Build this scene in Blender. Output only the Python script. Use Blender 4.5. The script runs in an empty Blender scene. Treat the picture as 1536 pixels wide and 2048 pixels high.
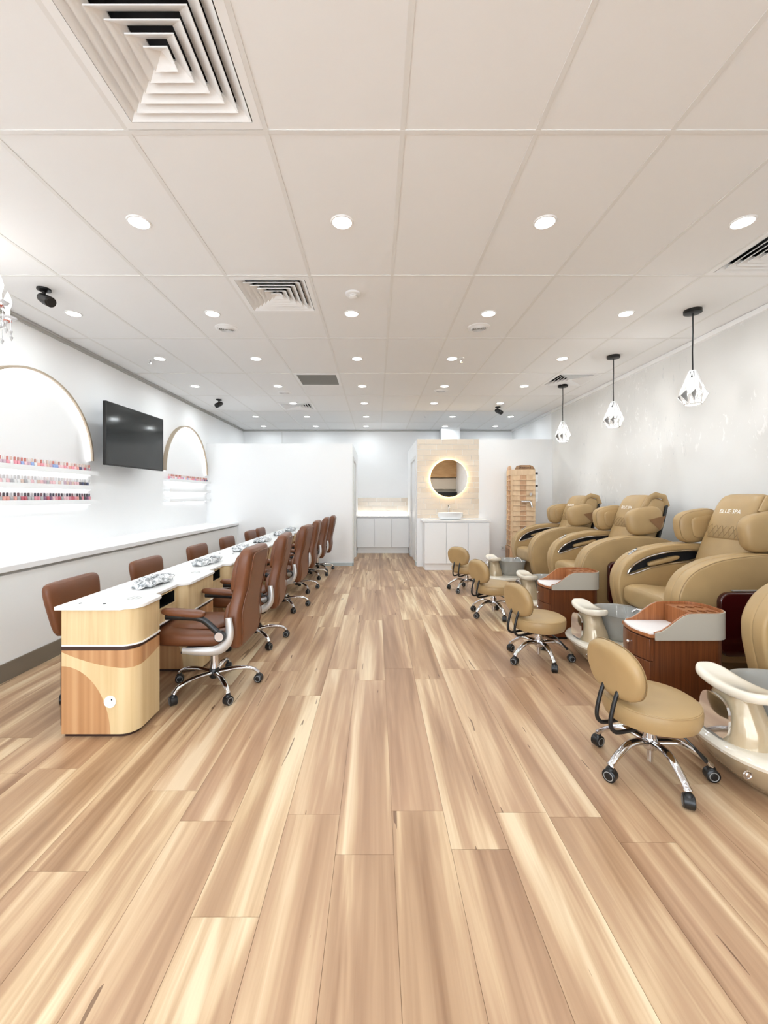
import bpy, bmesh, math, random
from mathutils import Vector, Matrix
random.seed(7)
PI = math.pi
sc = bpy.context.scene
COL = sc.collection

# ------------------------------------------------------------------ camera
F, HX, HY = 840.0, 752.0, 994.0            # focal length and vanishing point in pixels of 1536x2048
EYE, CEIL = 1.3, 2.92
cam_d = bpy.data.cameras.new('camera'); cam = bpy.data.objects.new('camera', cam_d); COL.objects.link(cam)
cam_d.sensor_fit = 'VERTICAL'; cam_d.sensor_height = 36.0; cam_d.sensor_width = 27.0
cam_d.lens = 36.0 * F / 2048.0
cam_d.shift_x = (768 - HX) / 2048.0
cam_d.shift_y = -(1024 - HY) / 2048.0
cam_d.clip_start = 0.05
cam.location = (0, 0, EYE); cam.rotation_euler = (PI / 2, 0, 0)
sc.camera = cam

# ------------------------------------------------------------------ world, exposure
w = bpy.data.worlds.new('world'); sc.world = w; w.use_nodes = True
bg = w.node_tree.nodes['Background']; bg.inputs[0].default_value = (0.84, 0.92, 1.0, 1); bg.inputs[1].default_value = 7.2
vs = sc.view_settings
vs.view_transform = 'Standard'; vs.look = 'None'; vs.gamma = 1.0; vs.use_curve_mapping = False
vs.exposure = 0.06
cy = sc.cycles; cy.max_bounces = 6; cy.transmission_bounces = 4; cy.glossy_bounces = 3; cy.caustics_reflective = False; cy.caustics_refractive = False
cy.use_adaptive_sampling = True; cy.adaptive_threshold = .1; cy.adaptive_min_samples = 16
DOWNLIGHT_W = 4.0
LED_ARCH, LED_SHELF = 4.5, 3.5

# ------------------------------------------------------------------ helpers
def lin(c):
    return tuple(((v / 255) / 12.92 if v / 255 <= .04045 else ((v / 255 + .055) / 1.055) ** 2.4) for v in c)

def mat(name, rgb, rough=.5, metal=0., spec=.5, emit=0., emit_rgb=None, trans=0., alpha=1., coat=0., objcol=False, sheen=0.):
    m = bpy.data.materials.new(name); m.use_nodes = True
    b = m.node_tree.nodes['Principled BSDF']
    b.inputs['Base Color'].default_value = (*lin(rgb), 1)
    b.inputs['Roughness'].default_value = rough; b.inputs['Metallic'].default_value = metal
    b.inputs['Specular IOR Level'].default_value = spec
    b.inputs['Transmission Weight'].default_value = trans; b.inputs['Alpha'].default_value = alpha
    b.inputs['Coat Weight'].default_value = coat
    if emit:
        b.inputs['Emission Color'].default_value = (*lin(emit_rgb or rgb), 1); b.inputs['Emission Strength'].default_value = emit
    if objcol:
        n = m.node_tree.nodes.new('ShaderNodeObjectInfo'); m.node_tree.links.new(n.outputs['Color'], b.inputs['Base Color'])
    return m

class NT:
    """tiny node-graph writer"""
    def __init__(s, m): s.t = m.node_tree; s.b = s.t.nodes['Principled BSDF']
    def n(s, typ, ins=None, **props):
        d = s.t.nodes.new(typ)
        for k, v in props.items(): setattr(d, k, v)
        for k, v in (ins or {}).items(): s.set(d.inputs[k], v)
        return d
    def set(s, sock, v):
        if isinstance(v, bpy.types.NodeSocket): s.t.links.new(v, sock)
        else: sock.default_value = v
    def math(s, op, a, b=0., c=None):
        d = s.t.nodes.new('ShaderNodeMath'); d.operation = op
        s.set(d.inputs[0], a); s.set(d.inputs[1], b)
        if c is not None: s.set(d.inputs[2], c)
        return d.outputs[0]
    def ramp(s, fac, stops):
        d = s.t.nodes.new('ShaderNodeValToRGB'); s.set(d.inputs[0], fac)
        e = d.color_ramp.elements
        while len(e) < len(stops): e.new(.5)
        for el, (p, c) in zip(e, stops): el.position = p; el.color = (*c, 1)
        return d.outputs[0]
    def mix(s, fac, a, b, mode='MIX'):
        d = s.t.nodes.new('ShaderNodeMix'); d.data_type = 'RGBA'; d.blend_type = mode
        s.set(d.inputs[0], fac); s.set(d.inputs[6], a); s.set(d.inputs[7], b)
        return d.outputs[2]
    def noise(s, vec, scale=5., detail=2., rough=.5, dist=0.):
        d = s.n('ShaderNodeTexNoise', {'Vector': vec, 'Scale': scale, 'Detail': detail, 'Roughness': rough, 'Distortion': dist})
        return d.outputs['Fac']
    def scaled(s, vec, sx, sy, sz, off=None):
        d = s.n('ShaderNodeVectorMath', {0: vec, 1: (sx, sy, sz)}, operation='MULTIPLY'); o = d.outputs[0]
        if off is not None:
            d = s.n('ShaderNodeVectorMath', {0: o, 1: off}, operation='ADD'); o = d.outputs[0]
        return o
    def bump(s, h, strength=.2, dist=.01):
        d = s.n('ShaderNodeBump', {'Height': h, 'Strength': strength, 'Distance': dist}); s.set(s.b.inputs['Normal'], d.outputs[0])

def objvec(g, rnd=True):
    tc = g.n('ShaderNodeTexCoord'); oi = g.n('ShaderNodeObjectInfo')
    off = g.n('ShaderNodeVectorMath', {0: (37.1, 91.7, 53.3), 3: oi.outputs['Random']}, operation='SCALE').outputs[0]
    return tc.outputs['Object'], off, oi

def wood(name, c_dark, c_light, sx=30., sy=30., sz=1.6, rough=.42, contrast=(.3, .7)):
    m = mat(name, c_light, rough); g = NT(m)
    v, off, oi = objvec(g)
    a = g.noise(g.scaled(v, sx, sy, sz, off), 1., 3., .55, .6)
    g.set(g.b.inputs['Base Color'], g.ramp(a, [(contrast[0], lin(c_dark)), (contrast[1], lin(c_light))]))
    return m

def leather(name, rgb, rough=.42):
    m = mat(name, rgb, rough); g = NT(m)
    v, off, oi = objvec(g)
    a = g.noise(g.scaled(v, 1, 1, 1, off), 5., 2., .5)
    d = tuple(x * .96 for x in rgb); l = tuple(min(255, x * 1.03) for x in rgb)
    g.set(g.b.inputs['Base Color'], g.ramp(a, [(.3, lin(d)), (.7, lin(l))]))
    g.bump(g.noise(v, 260., 2.), .08, .002)
    return m

M = {}
M['white_wall'] = mat('white_wall', (248, 248, 248), .6, spec=.3)
M['white_gloss'] = mat('white_gloss', (248, 248, 248), .25)
M['white_paint'] = mat('white_paint', (246, 246, 246), .45)
M['ceiling_tile'] = mat('ceiling_tile', (243, 243, 243), .8, spec=.2)
M['tbar'] = mat('tbar', (234, 233, 231), .5)
M['low_wall'] = mat('low_wall', (246, 246, 244), .55)
M['cornice_grey'] = mat('cornice_grey', (186, 184, 180), .5)
M['skirting'] = mat('skirting', (128, 118, 104), .5)
M['skirting_blue'] = mat('skirting_blue', (196, 206, 208), .4)
M['dark_void'] = mat('dark_void', (24, 24, 30), .7)
M['black'] = mat('black', (18, 18, 18), .4)
M['black_plastic'] = mat('black_plastic', (22, 22, 23), .35)
M['grey_ring'] = mat('grey_ring', (150, 150, 148), .4)
M['chrome'] = mat('chrome', (225, 225, 228), .08, 1.)
M['silver'] = mat('silver', (205, 205, 205), .3, .65)
M['brown'] = leather('brown_leather', (110, 65, 38), .4)
M['tan'] = leather('tan_leather', (176, 147, 103), .42)
M['tan_dark'] = leather('tan_leather_seams_and_shade', (146, 120, 82), .45)
M['maroon'] = mat('maroon', (62, 14, 14), .12, coat=.6)
M['brown_fin'] = leather('brown_fin', (140, 102, 66))
M['pearl'] = mat('pearl', (190, 172, 142), .16, .15, coat=.7)
M['pearl_light'] = mat('pearl_light', (232, 224, 208), .12, 0, coat=.8)
M['bowl'] = mat('bowl', (176, 176, 172), .06, 0, alpha=.68, coat=.8)
M['dark_wood'] = wood('dark_wood', (84, 44, 22), (122, 68, 36), 160, 160, 2.5, .3)
M['rim_wood'] = wood('rim_wood', (140, 84, 48), (176, 114, 72), 90, 90, 2.5, .35)
M['grey_band'] = mat('grey_band', (178, 171, 158), .45)
M['maple'] = wood('maple', (208, 180, 134), (226, 202, 158), 26, 26, 1.2, .4)
M['tower_wood'] = wood('tower_wood', (218, 184, 144), (238, 210, 174), 12, 12, 2.0, .5)
M['tower_wood_mid'] = wood('tower_wood_mid', (200, 156, 118), (220, 180, 142), 12, 12, 2.0, .5)
M['tower_wood_dark'] = wood('tower_wood_dark', (150, 112, 78), (180, 140, 102), 20, 20, 3.0, .5)
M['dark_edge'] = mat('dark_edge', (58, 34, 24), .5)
M['marble_top'] = mat('marble_top', (244, 244, 242), .2)
M['arch_timber'] = mat('arch_timber', (176, 160, 140), .5)
M['led'] = mat('led', (255, 255, 255), .5, emit=LED_ARCH, emit_rgb=(250, 252, 255))
M['led_shelf'] = mat('led_shelf', (255, 255, 255), .5, emit=LED_SHELF, emit_rgb=(250, 252, 255))
M['led_kitchen'] = mat('led_kitchen', (255, 255, 255), .5, emit=11., emit_rgb=(255, 253, 248))
M['led_warm'] = mat('led_warm', (255, 226, 170), .5, emit=26., emit_rgb=(255, 222, 165))
M['lamp'] = mat('lamp', (255, 255, 255), .5, emit=14., emit_rgb=(255, 250, 242))
M['bulb'] = mat('bulb', (255, 255, 255), .5, emit=9., emit_rgb=(255, 252, 248))
M['screen'] = mat('screen', (34, 37, 37), .09, spec=.6)
M['mirror'] = mat('mirror', (250, 250, 250), .01, 1.)
M['ceramic'] = mat('ceramic', (246, 246, 246), .12)
M['grille_grey'] = mat('grille_grey', (150, 148, 142), .6)
M['crystal'] = mat('crystal', (250, 250, 252), .05, trans=.5, spec=.8)
M['crystal_red'] = mat('crystal_red', (190, 90, 60), .2)
M['bottle'] = mat('bottle', (200, 120, 130), .18, objcol=True)
M['cap'] = mat('cap', (60, 60, 60), .3, objcol=True)
M['text_white'] = mat('text_white', (250, 246, 240), .5)
M['text_dark'] = mat('text_dark', (62, 40, 20), .5)
M['facet_grey'] = mat('facet_grey', (96, 94, 92), .4)
M['glass'] = mat('glass', (245, 250, 250), .02, alpha=.12)
M['aluminium'] = mat('aluminium', (150, 150, 150), .4, .8)
M['grout'] = mat('grout', (250, 247, 240), .8)
M['pavement'] = mat('pavement', (205, 205, 203), .9)
M['tan_panel'] = wood('tan_panel', (196, 152, 100), (222, 184, 132), 3, 3, 14, .5)
M['cream_panel'] = mat('cream_panel', (228, 218, 200), .5)

def tile_mat():
    m = mat('beige_tile', (224, 210, 190), .18); g = NT(m); v, off, oi = objvec(g)
    g.set(g.b.inputs['Base Color'], g.ramp(oi.outputs['Random'], [(0, lin((219, 205, 187))), (1, lin((228, 215, 198)))]))
    return m
M['tile'] = tile_mat()

def plank_mat():
    m = mat('blackbutt_plank', (205, 165, 125), .36); g = NT(m); v, off, oi = objvec(g)
    a = g.noise(g.scaled(v, 8.0, .5, 1, off), 1., 3., .5, .9)          # broad colour streaks
    b = g.noise(g.scaled(v, 34., 1.1, 1, off), 1., 3., .6, .5)            # grain bands
    c = g.noise(g.scaled(v, 170., 3., 1, off), 1., 2., .6)                # fine pores
    f = g.math('ADD', g.math('MULTIPLY', a, .78), g.math('MULTIPLY', b, .22))
    f = g.math('ADD', f, g.math('MULTIPLY', g.math('SUBTRACT', oi.outputs['Random'], .5), .10))
    col = g.ramp(f, [(.32, lin((138, 104, 74))), (.41, lin((162, 128, 96))), (.495, lin((182, 149, 115))), (.57, lin((208, 179, 141))), (.66, lin((232, 212, 176)))])
    col = g.mix(g.math('MULTIPLY', c, .16), col, (*lin((150, 100, 64)), 1))
    rnd2 = g.math('FRACT', g.math('MULTIPLY', oi.outputs['Random'], 7.31))
    hue = g.noise(g.scaled(v, 4., .5, 1, off), 1., 2., .5, .4)
    col = g.mix(g.math('MULTIPLY', g.math('MULTIPLY', rnd2, hue), .5), col, (*lin((190, 150, 126)), 1))
    k = g.noise(g.scaled(v, 34., 2.4, 1, off), 1., 1., .4, .9)             # dark gum veins
    k2 = g.noise(g.scaled(v, 3., 1.2, 1, off), 1., 1., .4)
    vein = g.math('MULTIPLY', g.math('GREATER_THAN', k, .745), g.math('GREATER_THAN', k2, .52))
    col = g.mix(g.math('MULTIPLY', vein, .75), col, (*lin((92, 58, 36)), 1))
    g.set(g.b.inputs['Base Color'], col)
    g.set(g.b.inputs['Roughness'], g.math('ADD', .32, g.math('MULTIPLY', b, .14)))
    return m
M['plank'] = plank_mat()

def wallpaper_mat():
    m = mat('plaster_wallpaper', (226, 226, 224), .5); g = NT(m)
    tc = g.n('ShaderNodeTexCoord'); v = tc.outputs['Object']
    big = g.noise(g.scaled(v, 1, 1, 1), .75, 3., .5)
    col = g.ramp(big, [(.30, lin((226, 225, 222))), (.55, lin((237, 237, 235))), (.75, lin((244, 245, 245)))])
    streak = g.noise(g.scaled(v, 7, 11., 5.), 1., 5., .72, 1.2)
    low = g.noise(g.scaled(v, 1, .6, .9, (3, 1, 7)), 1., 2.)
    f = g.math('MULTIPLY', g.math('GREATER_THAN', streak, .60), g.math('MULTIPLY', g.math('GREATER_THAN', low, .53), .55))
    col = g.mix(f, col, (*lin((254, 254, 253)), 1))
    fl = g.noise(g.scaled(v, 9, 16., 4.0, (11, 5, 2)), 1., 4., .75, 1.8)
    low2 = g.noise(g.scaled(v, 1, .7, .8, (9, 21, 3)), 1., 2.)
    f2 = g.math('MULTIPLY', g.math('GREATER_THAN', fl, .62), g.math('MULTIPLY', g.math('GREATER_THAN', low2, .55), .35))
    col = g.mix(f2, col, (*lin((196, 200, 202)), 1))
    g.set(g.b.inputs['Base Color'], col)
    return m
M['wallpaper'] = wallpaper_mat()

def swoosh_mat():
    """laminate with two darker timber sweeps, wrapping the rounded corner (u = x + y from the pedestal's outer corner)"""
    m = mat('swoosh_laminate', (228, 198, 146), .4); g = NT(m); v, off, oi = objvec(g)
    s = g.n('ShaderNodeSeparateXYZ', {0: v}); x, y, z = s.outputs
    u = g.math('ADD', x, y)
    e = g.math('ADD', g.math('POWER', g.math('DIVIDE', u, .265), 2.), g.math('POWER', g.math('DIVIDE', z, .385), 2.))
    m1 = g.math('LESS_THAN', e, 1.)
    q = g.math('MULTIPLY', g.math('POWER', g.math('SUBTRACT', u, .40), 2.), .56)
    m2 = g.math('GREATER_THAN', z, g.math('ADD', q, .372))
    msk = g.math('MAXIMUM', m1, m2)
    gr = g.noise(g.scaled(v, 26, 26, 1.0), 1., 3., .5, .5)
    light = g.ramp(gr, [(.3, lin((212, 184, 136))), (.7, lin((226, 202, 158)))])
    comb = g.n('ShaderNodeCombineXYZ', {0: u})
    st = g.noise(g.scaled(comb.outputs[0], 22, 1, 1), 1., 1., .5)
    brown = g.ramp(st, [(.3, lin((170, 122, 80))), (.5, lin((190, 142, 98))), (.7, lin((206, 162, 118)))])
    g.set(g.b.inputs['Base Color'], g.mix(msk, light, brown))
    return m
M['swoosh'] = swoosh_mat()

def wrap_mat():
    m = mat('plastic_wrap', (170, 172, 174), .12, spec=.8); g = NT(m); v, off, oi = objvec(g)
    a = g.noise(g.scaled(v, 1, 1, 1, off), 22., 3., .6, 1.5)
    g.set(g.b.inputs['Base Color'], g.ramp(a, [(.34, lin((110, 114, 116))), (.46, lin((180, 183, 185))), (.6, lin((238, 239, 240)))]))
    return m
M['wrap'] = wrap_mat()

# ---- geometry builder
class MB:
    def __init__(s): s.v = []; s.f = []
    def add(s, vs_, fs_):
        o = len(s.v); s.v += [tuple(p) for p in vs_]; s.f += [tuple(i + o for i in f) for f in fs_]; return s
    def box(s, x0, x1, y0, y1, z0, z1):
        x0, x1 = min(x0, x1), max(x0, x1); y0, y1 = min(y0, y1), max(y0, y1); z0, z1 = min(z0, z1), max(z0, z1)
        return s.add([(x0, y0, z0), (x1, y0, z0), (x1, y1, z0), (x0, y1, z0), (x0, y0, z1), (x1, y0, z1), (x1, y1, z1), (x0, y1, z1)],
                     [(3, 2, 1, 0), (4, 5, 6, 7), (0, 1, 5, 4), (1, 2, 6, 5), (2, 3, 7, 6), (3, 0, 4, 7)])
    def loft(s, rings, cap=True):
        n = len(rings[0]); vs_ = [p for r in rings for p in r]; fs_ = []
        for i in range(len(rings) - 1):
            for j in range(n):
                k = (j + 1) % n
                fs_.append((i * n + j, i * n + k, (i + 1) * n + k, (i + 1) * n + j))
        if cap:
            fs_.append(tuple(reversed(range(n)))); b = (len(rings) - 1) * n; fs_.append(tuple(range(b, b + n)))
        return s.add(vs_, fs_)
    def prism(s, poly, z0, z1): return s.loft([[(x, y, z0) for x, y in poly], [(x, y, z1) for x, y in poly]])
    def tube(s, pts, r, n=8, flat=1.0, cap=True):
        pts = [Vector(p) for p in pts]; R = r if isinstance(r, (list, tuple)) else [r] * len(pts)
        rings = []; prev = None
        for i, p in enumerate(pts):
            t = (pts[min(i + 1, len(pts) - 1)] - pts[max(i - 1, 0)]).normalized()
            if prev is None:
                up = Vector((0, 0, 1)) if abs(t.z) < .95 else Vector((0, 1, 0)); a = up.cross(t).normalized()
            else: a = (prev - t * prev.dot(t)).normalized()
            prev = a; b = t.cross(a)
            rings.append([p + a * (R[i] * math.cos(2 * PI * j / n)) + b * (R[i] * flat * math.sin(2 * PI * j / n)) for j in range(n)])
        return s.loft(rings, cap)
    def lathe(s, prof, n=20, c=(0, 0, 0), sx=1., sy=1., cap=True):
        rings = [[(c[0] + r * sx * math.cos(2 * PI * j / n), c[1] + r * sy * math.sin(2 * PI * j / n), c[2] + z) for j in range(n)] for r, z in prof]
        return s.loft(rings, cap)
    def sup(s, c, rad, e1=.5, e2=.5, nu=20, nv=12, rot=None):
        def pw(a, e): return math.copysign(abs(a) ** e, a)
        rings = []
        for i in range(1, nv):
            ph = -PI / 2 + PI * i / nv; ring = []
            for j in range(nu):
                th = 2 * PI * j / nu
                p = Vector((rad[0] * pw(math.cos(ph), e1) * pw(math.cos(th), e2), rad[1] * pw(math.cos(ph), e1) * pw(math.sin(th), e2), rad[2] * pw(math.sin(ph), e1)))
                if rot is not None: p = rot @ p
                ring.append(p + Vector(c))
            rings.append(ring)
        return s.loft(rings)
    def cyl(s, p0, p1, r, n=16): return s.tube([p0, p1], r, n)
    def torus(s, c, R, r, n=32, k=8, axis='z'):
        vs_ = []; fs_ = []
        for i in range(n):
            a = 2 * PI * i / n
            for j in range(k):
                b = 2 * PI * j / k; rr = R + r * math.cos(b); h = r * math.sin(b)
                p = (rr * math.cos(a), rr * math.sin(a), h)
                if axis == 'y': p = (p[0], -p[2], p[1])
                if axis == 'x': p = (p[2], p[0], p[1])
                vs_.append((c[0] + p[0], c[1] + p[1], c[2] + p[2]))
                fs_.append((i * k + j, ((i + 1) % n) * k + j, ((i + 1) % n) * k + (j + 1) % k, i * k + (j + 1) % k))
        return s.add(vs_, fs_)
    def mesh(s, name, angle=40):
        me = bpy.data.meshes.new(name); me.from_pydata(s.v, [], s.f)
        bm = bmesh.new(); bm.from_mesh(me); bmesh.ops.recalc_face_normals(bm, faces=bm.faces); bm.to_mesh(me); bm.free()
        me.polygons.foreach_set('use_smooth', [True] * len(me.polygons)); me.set_sharp_from_angle(angle=math.radians(angle)); me.update()
        return me

def put(name, data, m=None, parent=None, loc=(0, 0, 0), rot=(0, 0, 0), bevel=0., segs=2, angle=40, subd=0, label=None):
    me = data.mesh(name, angle) if isinstance(data, MB) else data
    if m is not None:
        mm = M[m] if isinstance(m, str) else m
        me.materials.clear(); me.materials.append(mm)
    o = bpy.data.objects.new(name, me); COL.objects.link(o)
    o.location = loc; o.rotation_euler = rot
    if parent is not None: o.parent = parent
    if bevel:
        b = o.modifiers.new('bevel', 'BEVEL'); b.width = bevel; b.segments = segs; b.limit_method = 'ANGLE'; b.angle_limit = math.radians(35)
    if subd:
        u = o.modifiers.new('subd', 'SUBSURF'); u.levels = subd; u.render_levels = subd
    if label: o['label'] = label
    return o
def thing(name, label, cat, loc=(0, 0, 0), rz=0., group=None):
    o = bpy.data.objects.new(name, None); COL.objects.link(o); o.empty_display_size = .1
    o.location = loc; o.rotation_euler = (0, 0, rz); o['label'] = label; o['category'] = cat
    if group: o['group'] = group
    return o
def tag(o, label, cat, group=None):
    o['label'] = label; o['category'] = cat
    if group: o['group'] = group
    return o
def struct(name, data, m, label=None, cat=None, **k):
    o = put(name, data, m, **k); o['kind'] = 'structure'
    if label: o['label'] = label
    if cat: o['category'] = cat
    return o
def copy_tree(o, parent=None):
    c = o.copy(); COL.objects.link(c)
    if parent is not None: c.parent = parent
    for ch in o.children: copy_tree(ch, c)
    return c
def copy_thing(o, loc, rz, label):
    c = copy_tree(o); c.location = loc; c.rotation_euler = (0, 0, rz); c['label'] = label; return c

def catmull(pts, n=6, closed=True):
    out = []; N = len(pts); P = [Vector(p) for p in pts]
    for i in range(N if closed else N - 1):
        g = (lambda k: P[k % N]) if closed else (lambda k: P[min(max(k, 0), N - 1)])
        p0, p1, p2, p3 = g(i - 1), g(i), g(i + 1), g(i + 2)
        for j in range(n):
            t = j / n
            out.append(.5 * ((2 * p1) + (p2 - p0) * t + (2 * p0 - 5 * p1 + 4 * p2 - p3) * t * t + (3 * p1 - p0 - 3 * p2 + p3) * t ** 3))
    if not closed: out.append(P[-1])
    return out
def rrect(x0, y0, x1, y1, r, n=5, corners=(1, 1, 1, 1)):
    out = []
    for (cx, cy, a0), on, (px, py) in zip(((x1 - r, y0 + r, -90), (x1 - r, y1 - r, 0), (x0 + r, y1 - r, 90), (x0 + r, y0 + r, 180)), corners, ((x1, y0), (x1, y1), (x0, y1), (x0, y0))):
        if on: out += [(cx + r * math.cos(math.radians(a0 + 90 * i / n)), cy + r * math.sin(math.radians(a0 + 90 * i / n))) for i in range(n + 1)]
        else: out.append((px, py))
    return out
def plate(outlines, half, bevel=0., axis='y', at=0., res=3, angle=40):
    """a slab from 2-D outlines (first outer, rest holes), half thickness, rounded edges; axis = direction of thickness"""
    cu = bpy.data.curves.new('outline', 'CURVE'); cu.dimensions = '2D'; cu.fill_mode = 'BOTH'
    for ol in outlines:
        sp = cu.splines.new('POLY'); sp.points.add(len(ol) - 1)
        for q, p in zip(sp.points, ol): q.co = (p[0], p[1], 0, 1)
        sp.use_cyclic_u = True
    cu.extrude = max(half - bevel, .0001); cu.bevel_depth = bevel; cu.bevel_resolution = res; cu.offset = -bevel
    ob = bpy.data.objects.new('outline', cu); me = bpy.data.meshes.new_from_object(ob)
    bpy.data.objects.remove(ob); bpy.data.curves.remove(cu)
    bm = bmesh.new(); bm.from_mesh(me); bmesh.ops.remove_doubles(bm, verts=bm.verts, dist=1e-5)
    for v in bm.verts:
        x, y, z = v.co
        v.co = (x, z + at, y) if axis == 'y' else ((z + at, x, y) if axis == 'x' else (x, y, z + at))
    bmesh.ops.recalc_face_normals(bm, faces=bm.faces); bm.to_mesh(me); bm.free()
    me.polygons.foreach_set('use_smooth', [True] * len(me.polygons)); me.set_sharp_from_angle(angle=math.radians(angle))
    return me
def text_mesh(s, size, depth=.001):
    cu = bpy.data.curves.new('lettering', 'FONT'); cu.body = s; cu.size = size; cu.extrude = depth; cu.align_x = 'CENTER'; cu.align_y = 'CENTER'; cu.resolution_u = 3
    ob = bpy.data.objects.new('lettering', cu); me = bpy.data.meshes.new_from_object(ob)
    bpy.data.objects.remove(ob); bpy.data.curves.remove(cu); return me
def lamp(name, typ, loc, parent, power, color=(1, 1, 1), size=.1, spread=PI):
    d = bpy.data.lights.new(name, typ); d.energy = power; d.color = color
    if typ == 'AREA': d.shape = 'DISK'; d.size = size; d.spread = spread
    else: d.shadow_soft_size = size
    o = bpy.data.objects.new(name, d); COL.objects.link(o); o.location = loc; o.parent = parent; return o
ORD = ['first', 'second', 'third', 'fourth', 'fifth', 'sixth', 'seventh', 'eighth', 'ninth', 'tenth']

# ================================================================== STRUCTURE
XL, XR, YB, YF = -3.2, 3.3, 10.15, -1.8
YP = 7.9
# floor: slab and planks
fl = struct('floor', MB().box(XL - .1, XR + .1, YF, YB + .1, -.12, -.004), wood('floor_slab', (150, 110, 76), (188, 146, 106), 20, 1, 1), 'light blackbutt timber plank floor', 'floor')
PW, PL = .213, 1.45
pm = MB().box(-PW / 2 + .0006, PW / 2 - .0006, -PL / 2 + .0006, PL / 2 - .0006, -.006, 0).mesh('plank'); pm.materials.append(M['plank'])
joints = {1: 1.55, 2: 1.73, 3: 1.706, 4: 1.58, 5: 2.62, 0: 1.739, -1: 1.527, -2: 1.72, -3: 1.30, -4: 1.685, -5: 1.86, -6: 1.458, -8: 2.01, 6: 1.9, 7: 1.66, 8: 2.3, 9: 1.2}
rp = random.Random(5)
for c in range(-15, 15):
    x = .065 + PW * (c + .5)
    if x < -2.7 or x > XR - .05: continue
    j0 = joints.get(c, .9 + rp.random() * 1.45)
    yend = 9.7 if -.5 < x < .8 else 7.9
    k = -1
    while j0 + PL * (k - 1) > -.6: k -= 1
    while True:
        y0 = j0 + PL * k
        if y0 > yend: break
        o = bpy.data.objects.new('plank', pm); COL.objects.link(o); o.parent = fl; o.location = (x, y0 + PL / 2, 0)
        k += 1
# walls
struct('wall_left', MB().box(XL - .1, XL, YF, YB, 0, CEIL + .1), 'white_wall', 'plain white left wall', 'wall')
struct('wall_right', MB().box(XR, XR + .1, YF, YP, 0, CEIL + .1), 'wallpaper', 'right wall in mottled pale grey plaster wallpaper', 'wall')
struct('wall_right_rear', MB().box(XR, XR + .1, YP, YB, 0, CEIL + .1), 'white_wall', 'white rear end of right wall', 'wall')
struct('wall_back', MB().box(XL - .1, XR + .1, YB, YB + .1, 0, CEIL + .1), 'white_wall', 'white back wall behind the partitions', 'wall')
struct('wall_partition_left', MB().box(XL, -.443, YP + .03, YP + .13, 0, 2.31), 'white_wall', 'white part-height partition at rear left', 'wall')
struct('wall_partition_right', MB().box(.766, XR, YP - .05, YP + .05, 0, 2.385), 'white_wall', 'white part-height partition at rear right', 'wall')
mb = MB().box(-.54, -.443, YP + .13, 8.15, 0, 2.31).box(-.54, -.443, 9.1, YB, 0, 2.31).box(-.54, -.443, 8.15, 9.1, 2.03, 2.31)
struct('wall_corridor_left', mb, 'white_wall', 'white corridor wall with doorway on the left', 'wall')
mb = MB().box(.766, .866, YP + .05, 8.12, 0, 2.385).box(.766, .866, 9.15, YB, 0, 2.385).box(.766, .866, 8.12, 9.15, 2.05, 2.385)
struct('wall_corridor_right', mb, 'white_wall', 'white corridor wall with doorway on the right', 'wall')
for k, (xa, ya, yb, h) in enumerate(((-.443, 8.15, 9.1, 2.03), (.766, 8.12, 9.15, 2.05))):
    s = 1 if k == 0 else -1
    d = struct('door_%d' % (k + 1), MB().box(xa - s * .06, xa - s * .02, ya, yb, .0, h), 'white_paint', 'white door set in the %s corridor wall' % ('left', 'right')[k], 'door', bevel=.003)
    fr = MB().box(xa - s * .1, xa + s * .012, ya - .05, ya + .012, 0, h + .05).box(xa - s * .098, xa + s * .012, yb - .012, yb + .05, 0, h + .05).box(xa - s * .098, xa + s * .012, ya + .012, yb - .012, h - .012, h + .05)
    put('door_frame', fr, 'tbar', d); put('handle', MB().cyl((xa - s * .02, yb - .1, 1.0), (xa + s * .02, yb - .1, 1.0), .01).cyl((xa + s * .015, yb - .1, 1.0), (xa + s * .015, yb - .22, 1.0), .009), 'chrome', d)
struct('trim_5', MB().box(1.53, 1.96, YB - .35, YB, 2.0, CEIL), 'white_wall', 'white boxed column above the beige tiles', 'column')
struct('trim_6', MB().box(-2.28, -2.262, YB - .014, YB, 2.0, CEIL), 'tbar', 'thin vertical cover strip on the back wall', 'trim')
# trims and cornices
struct('trim_1', MB().box(XL, XL + .030, YF, YB, CEIL - .022, CEIL - .004).box(XL, XL + .014, YF, YB, CEIL - .045, CEIL - .022), 'cornice_grey', 'grey shadow-line cornice along left wall', 'cornice')
struct('trim_2', MB().box(XR - .035, XR, YF, YB, CEIL - .05, CEIL - .004), 'white_gloss', 'white cornice along right wall', 'cornice')
struct('trim_3', MB().box(XL, XR, YB - .03, YB, CEIL - .035, CEIL - .004), 'cornice_grey', 'grey cornice along back wall', 'cornice')
struct('baseboard_partition', MB().box(-2.6, -.43, YP + .015, YP + .03, 0, .06).box(-.443, -.428, YP + .015, 8.1, 0, .06), 'skirting_blue', 'pale blue-grey skirting under left partition', 'baseboard')
struct('baseboard_corridor', MB().box(.751, .766, YP + .05, 8.07, 0, .07).box(.751, .766, 9.2, 9.6, 0, .07).box(-.443, -.428, 9.16, 9.6, 0, .07), 'skirting_blue', 'pale skirting along the corridor', 'baseboard')
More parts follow.
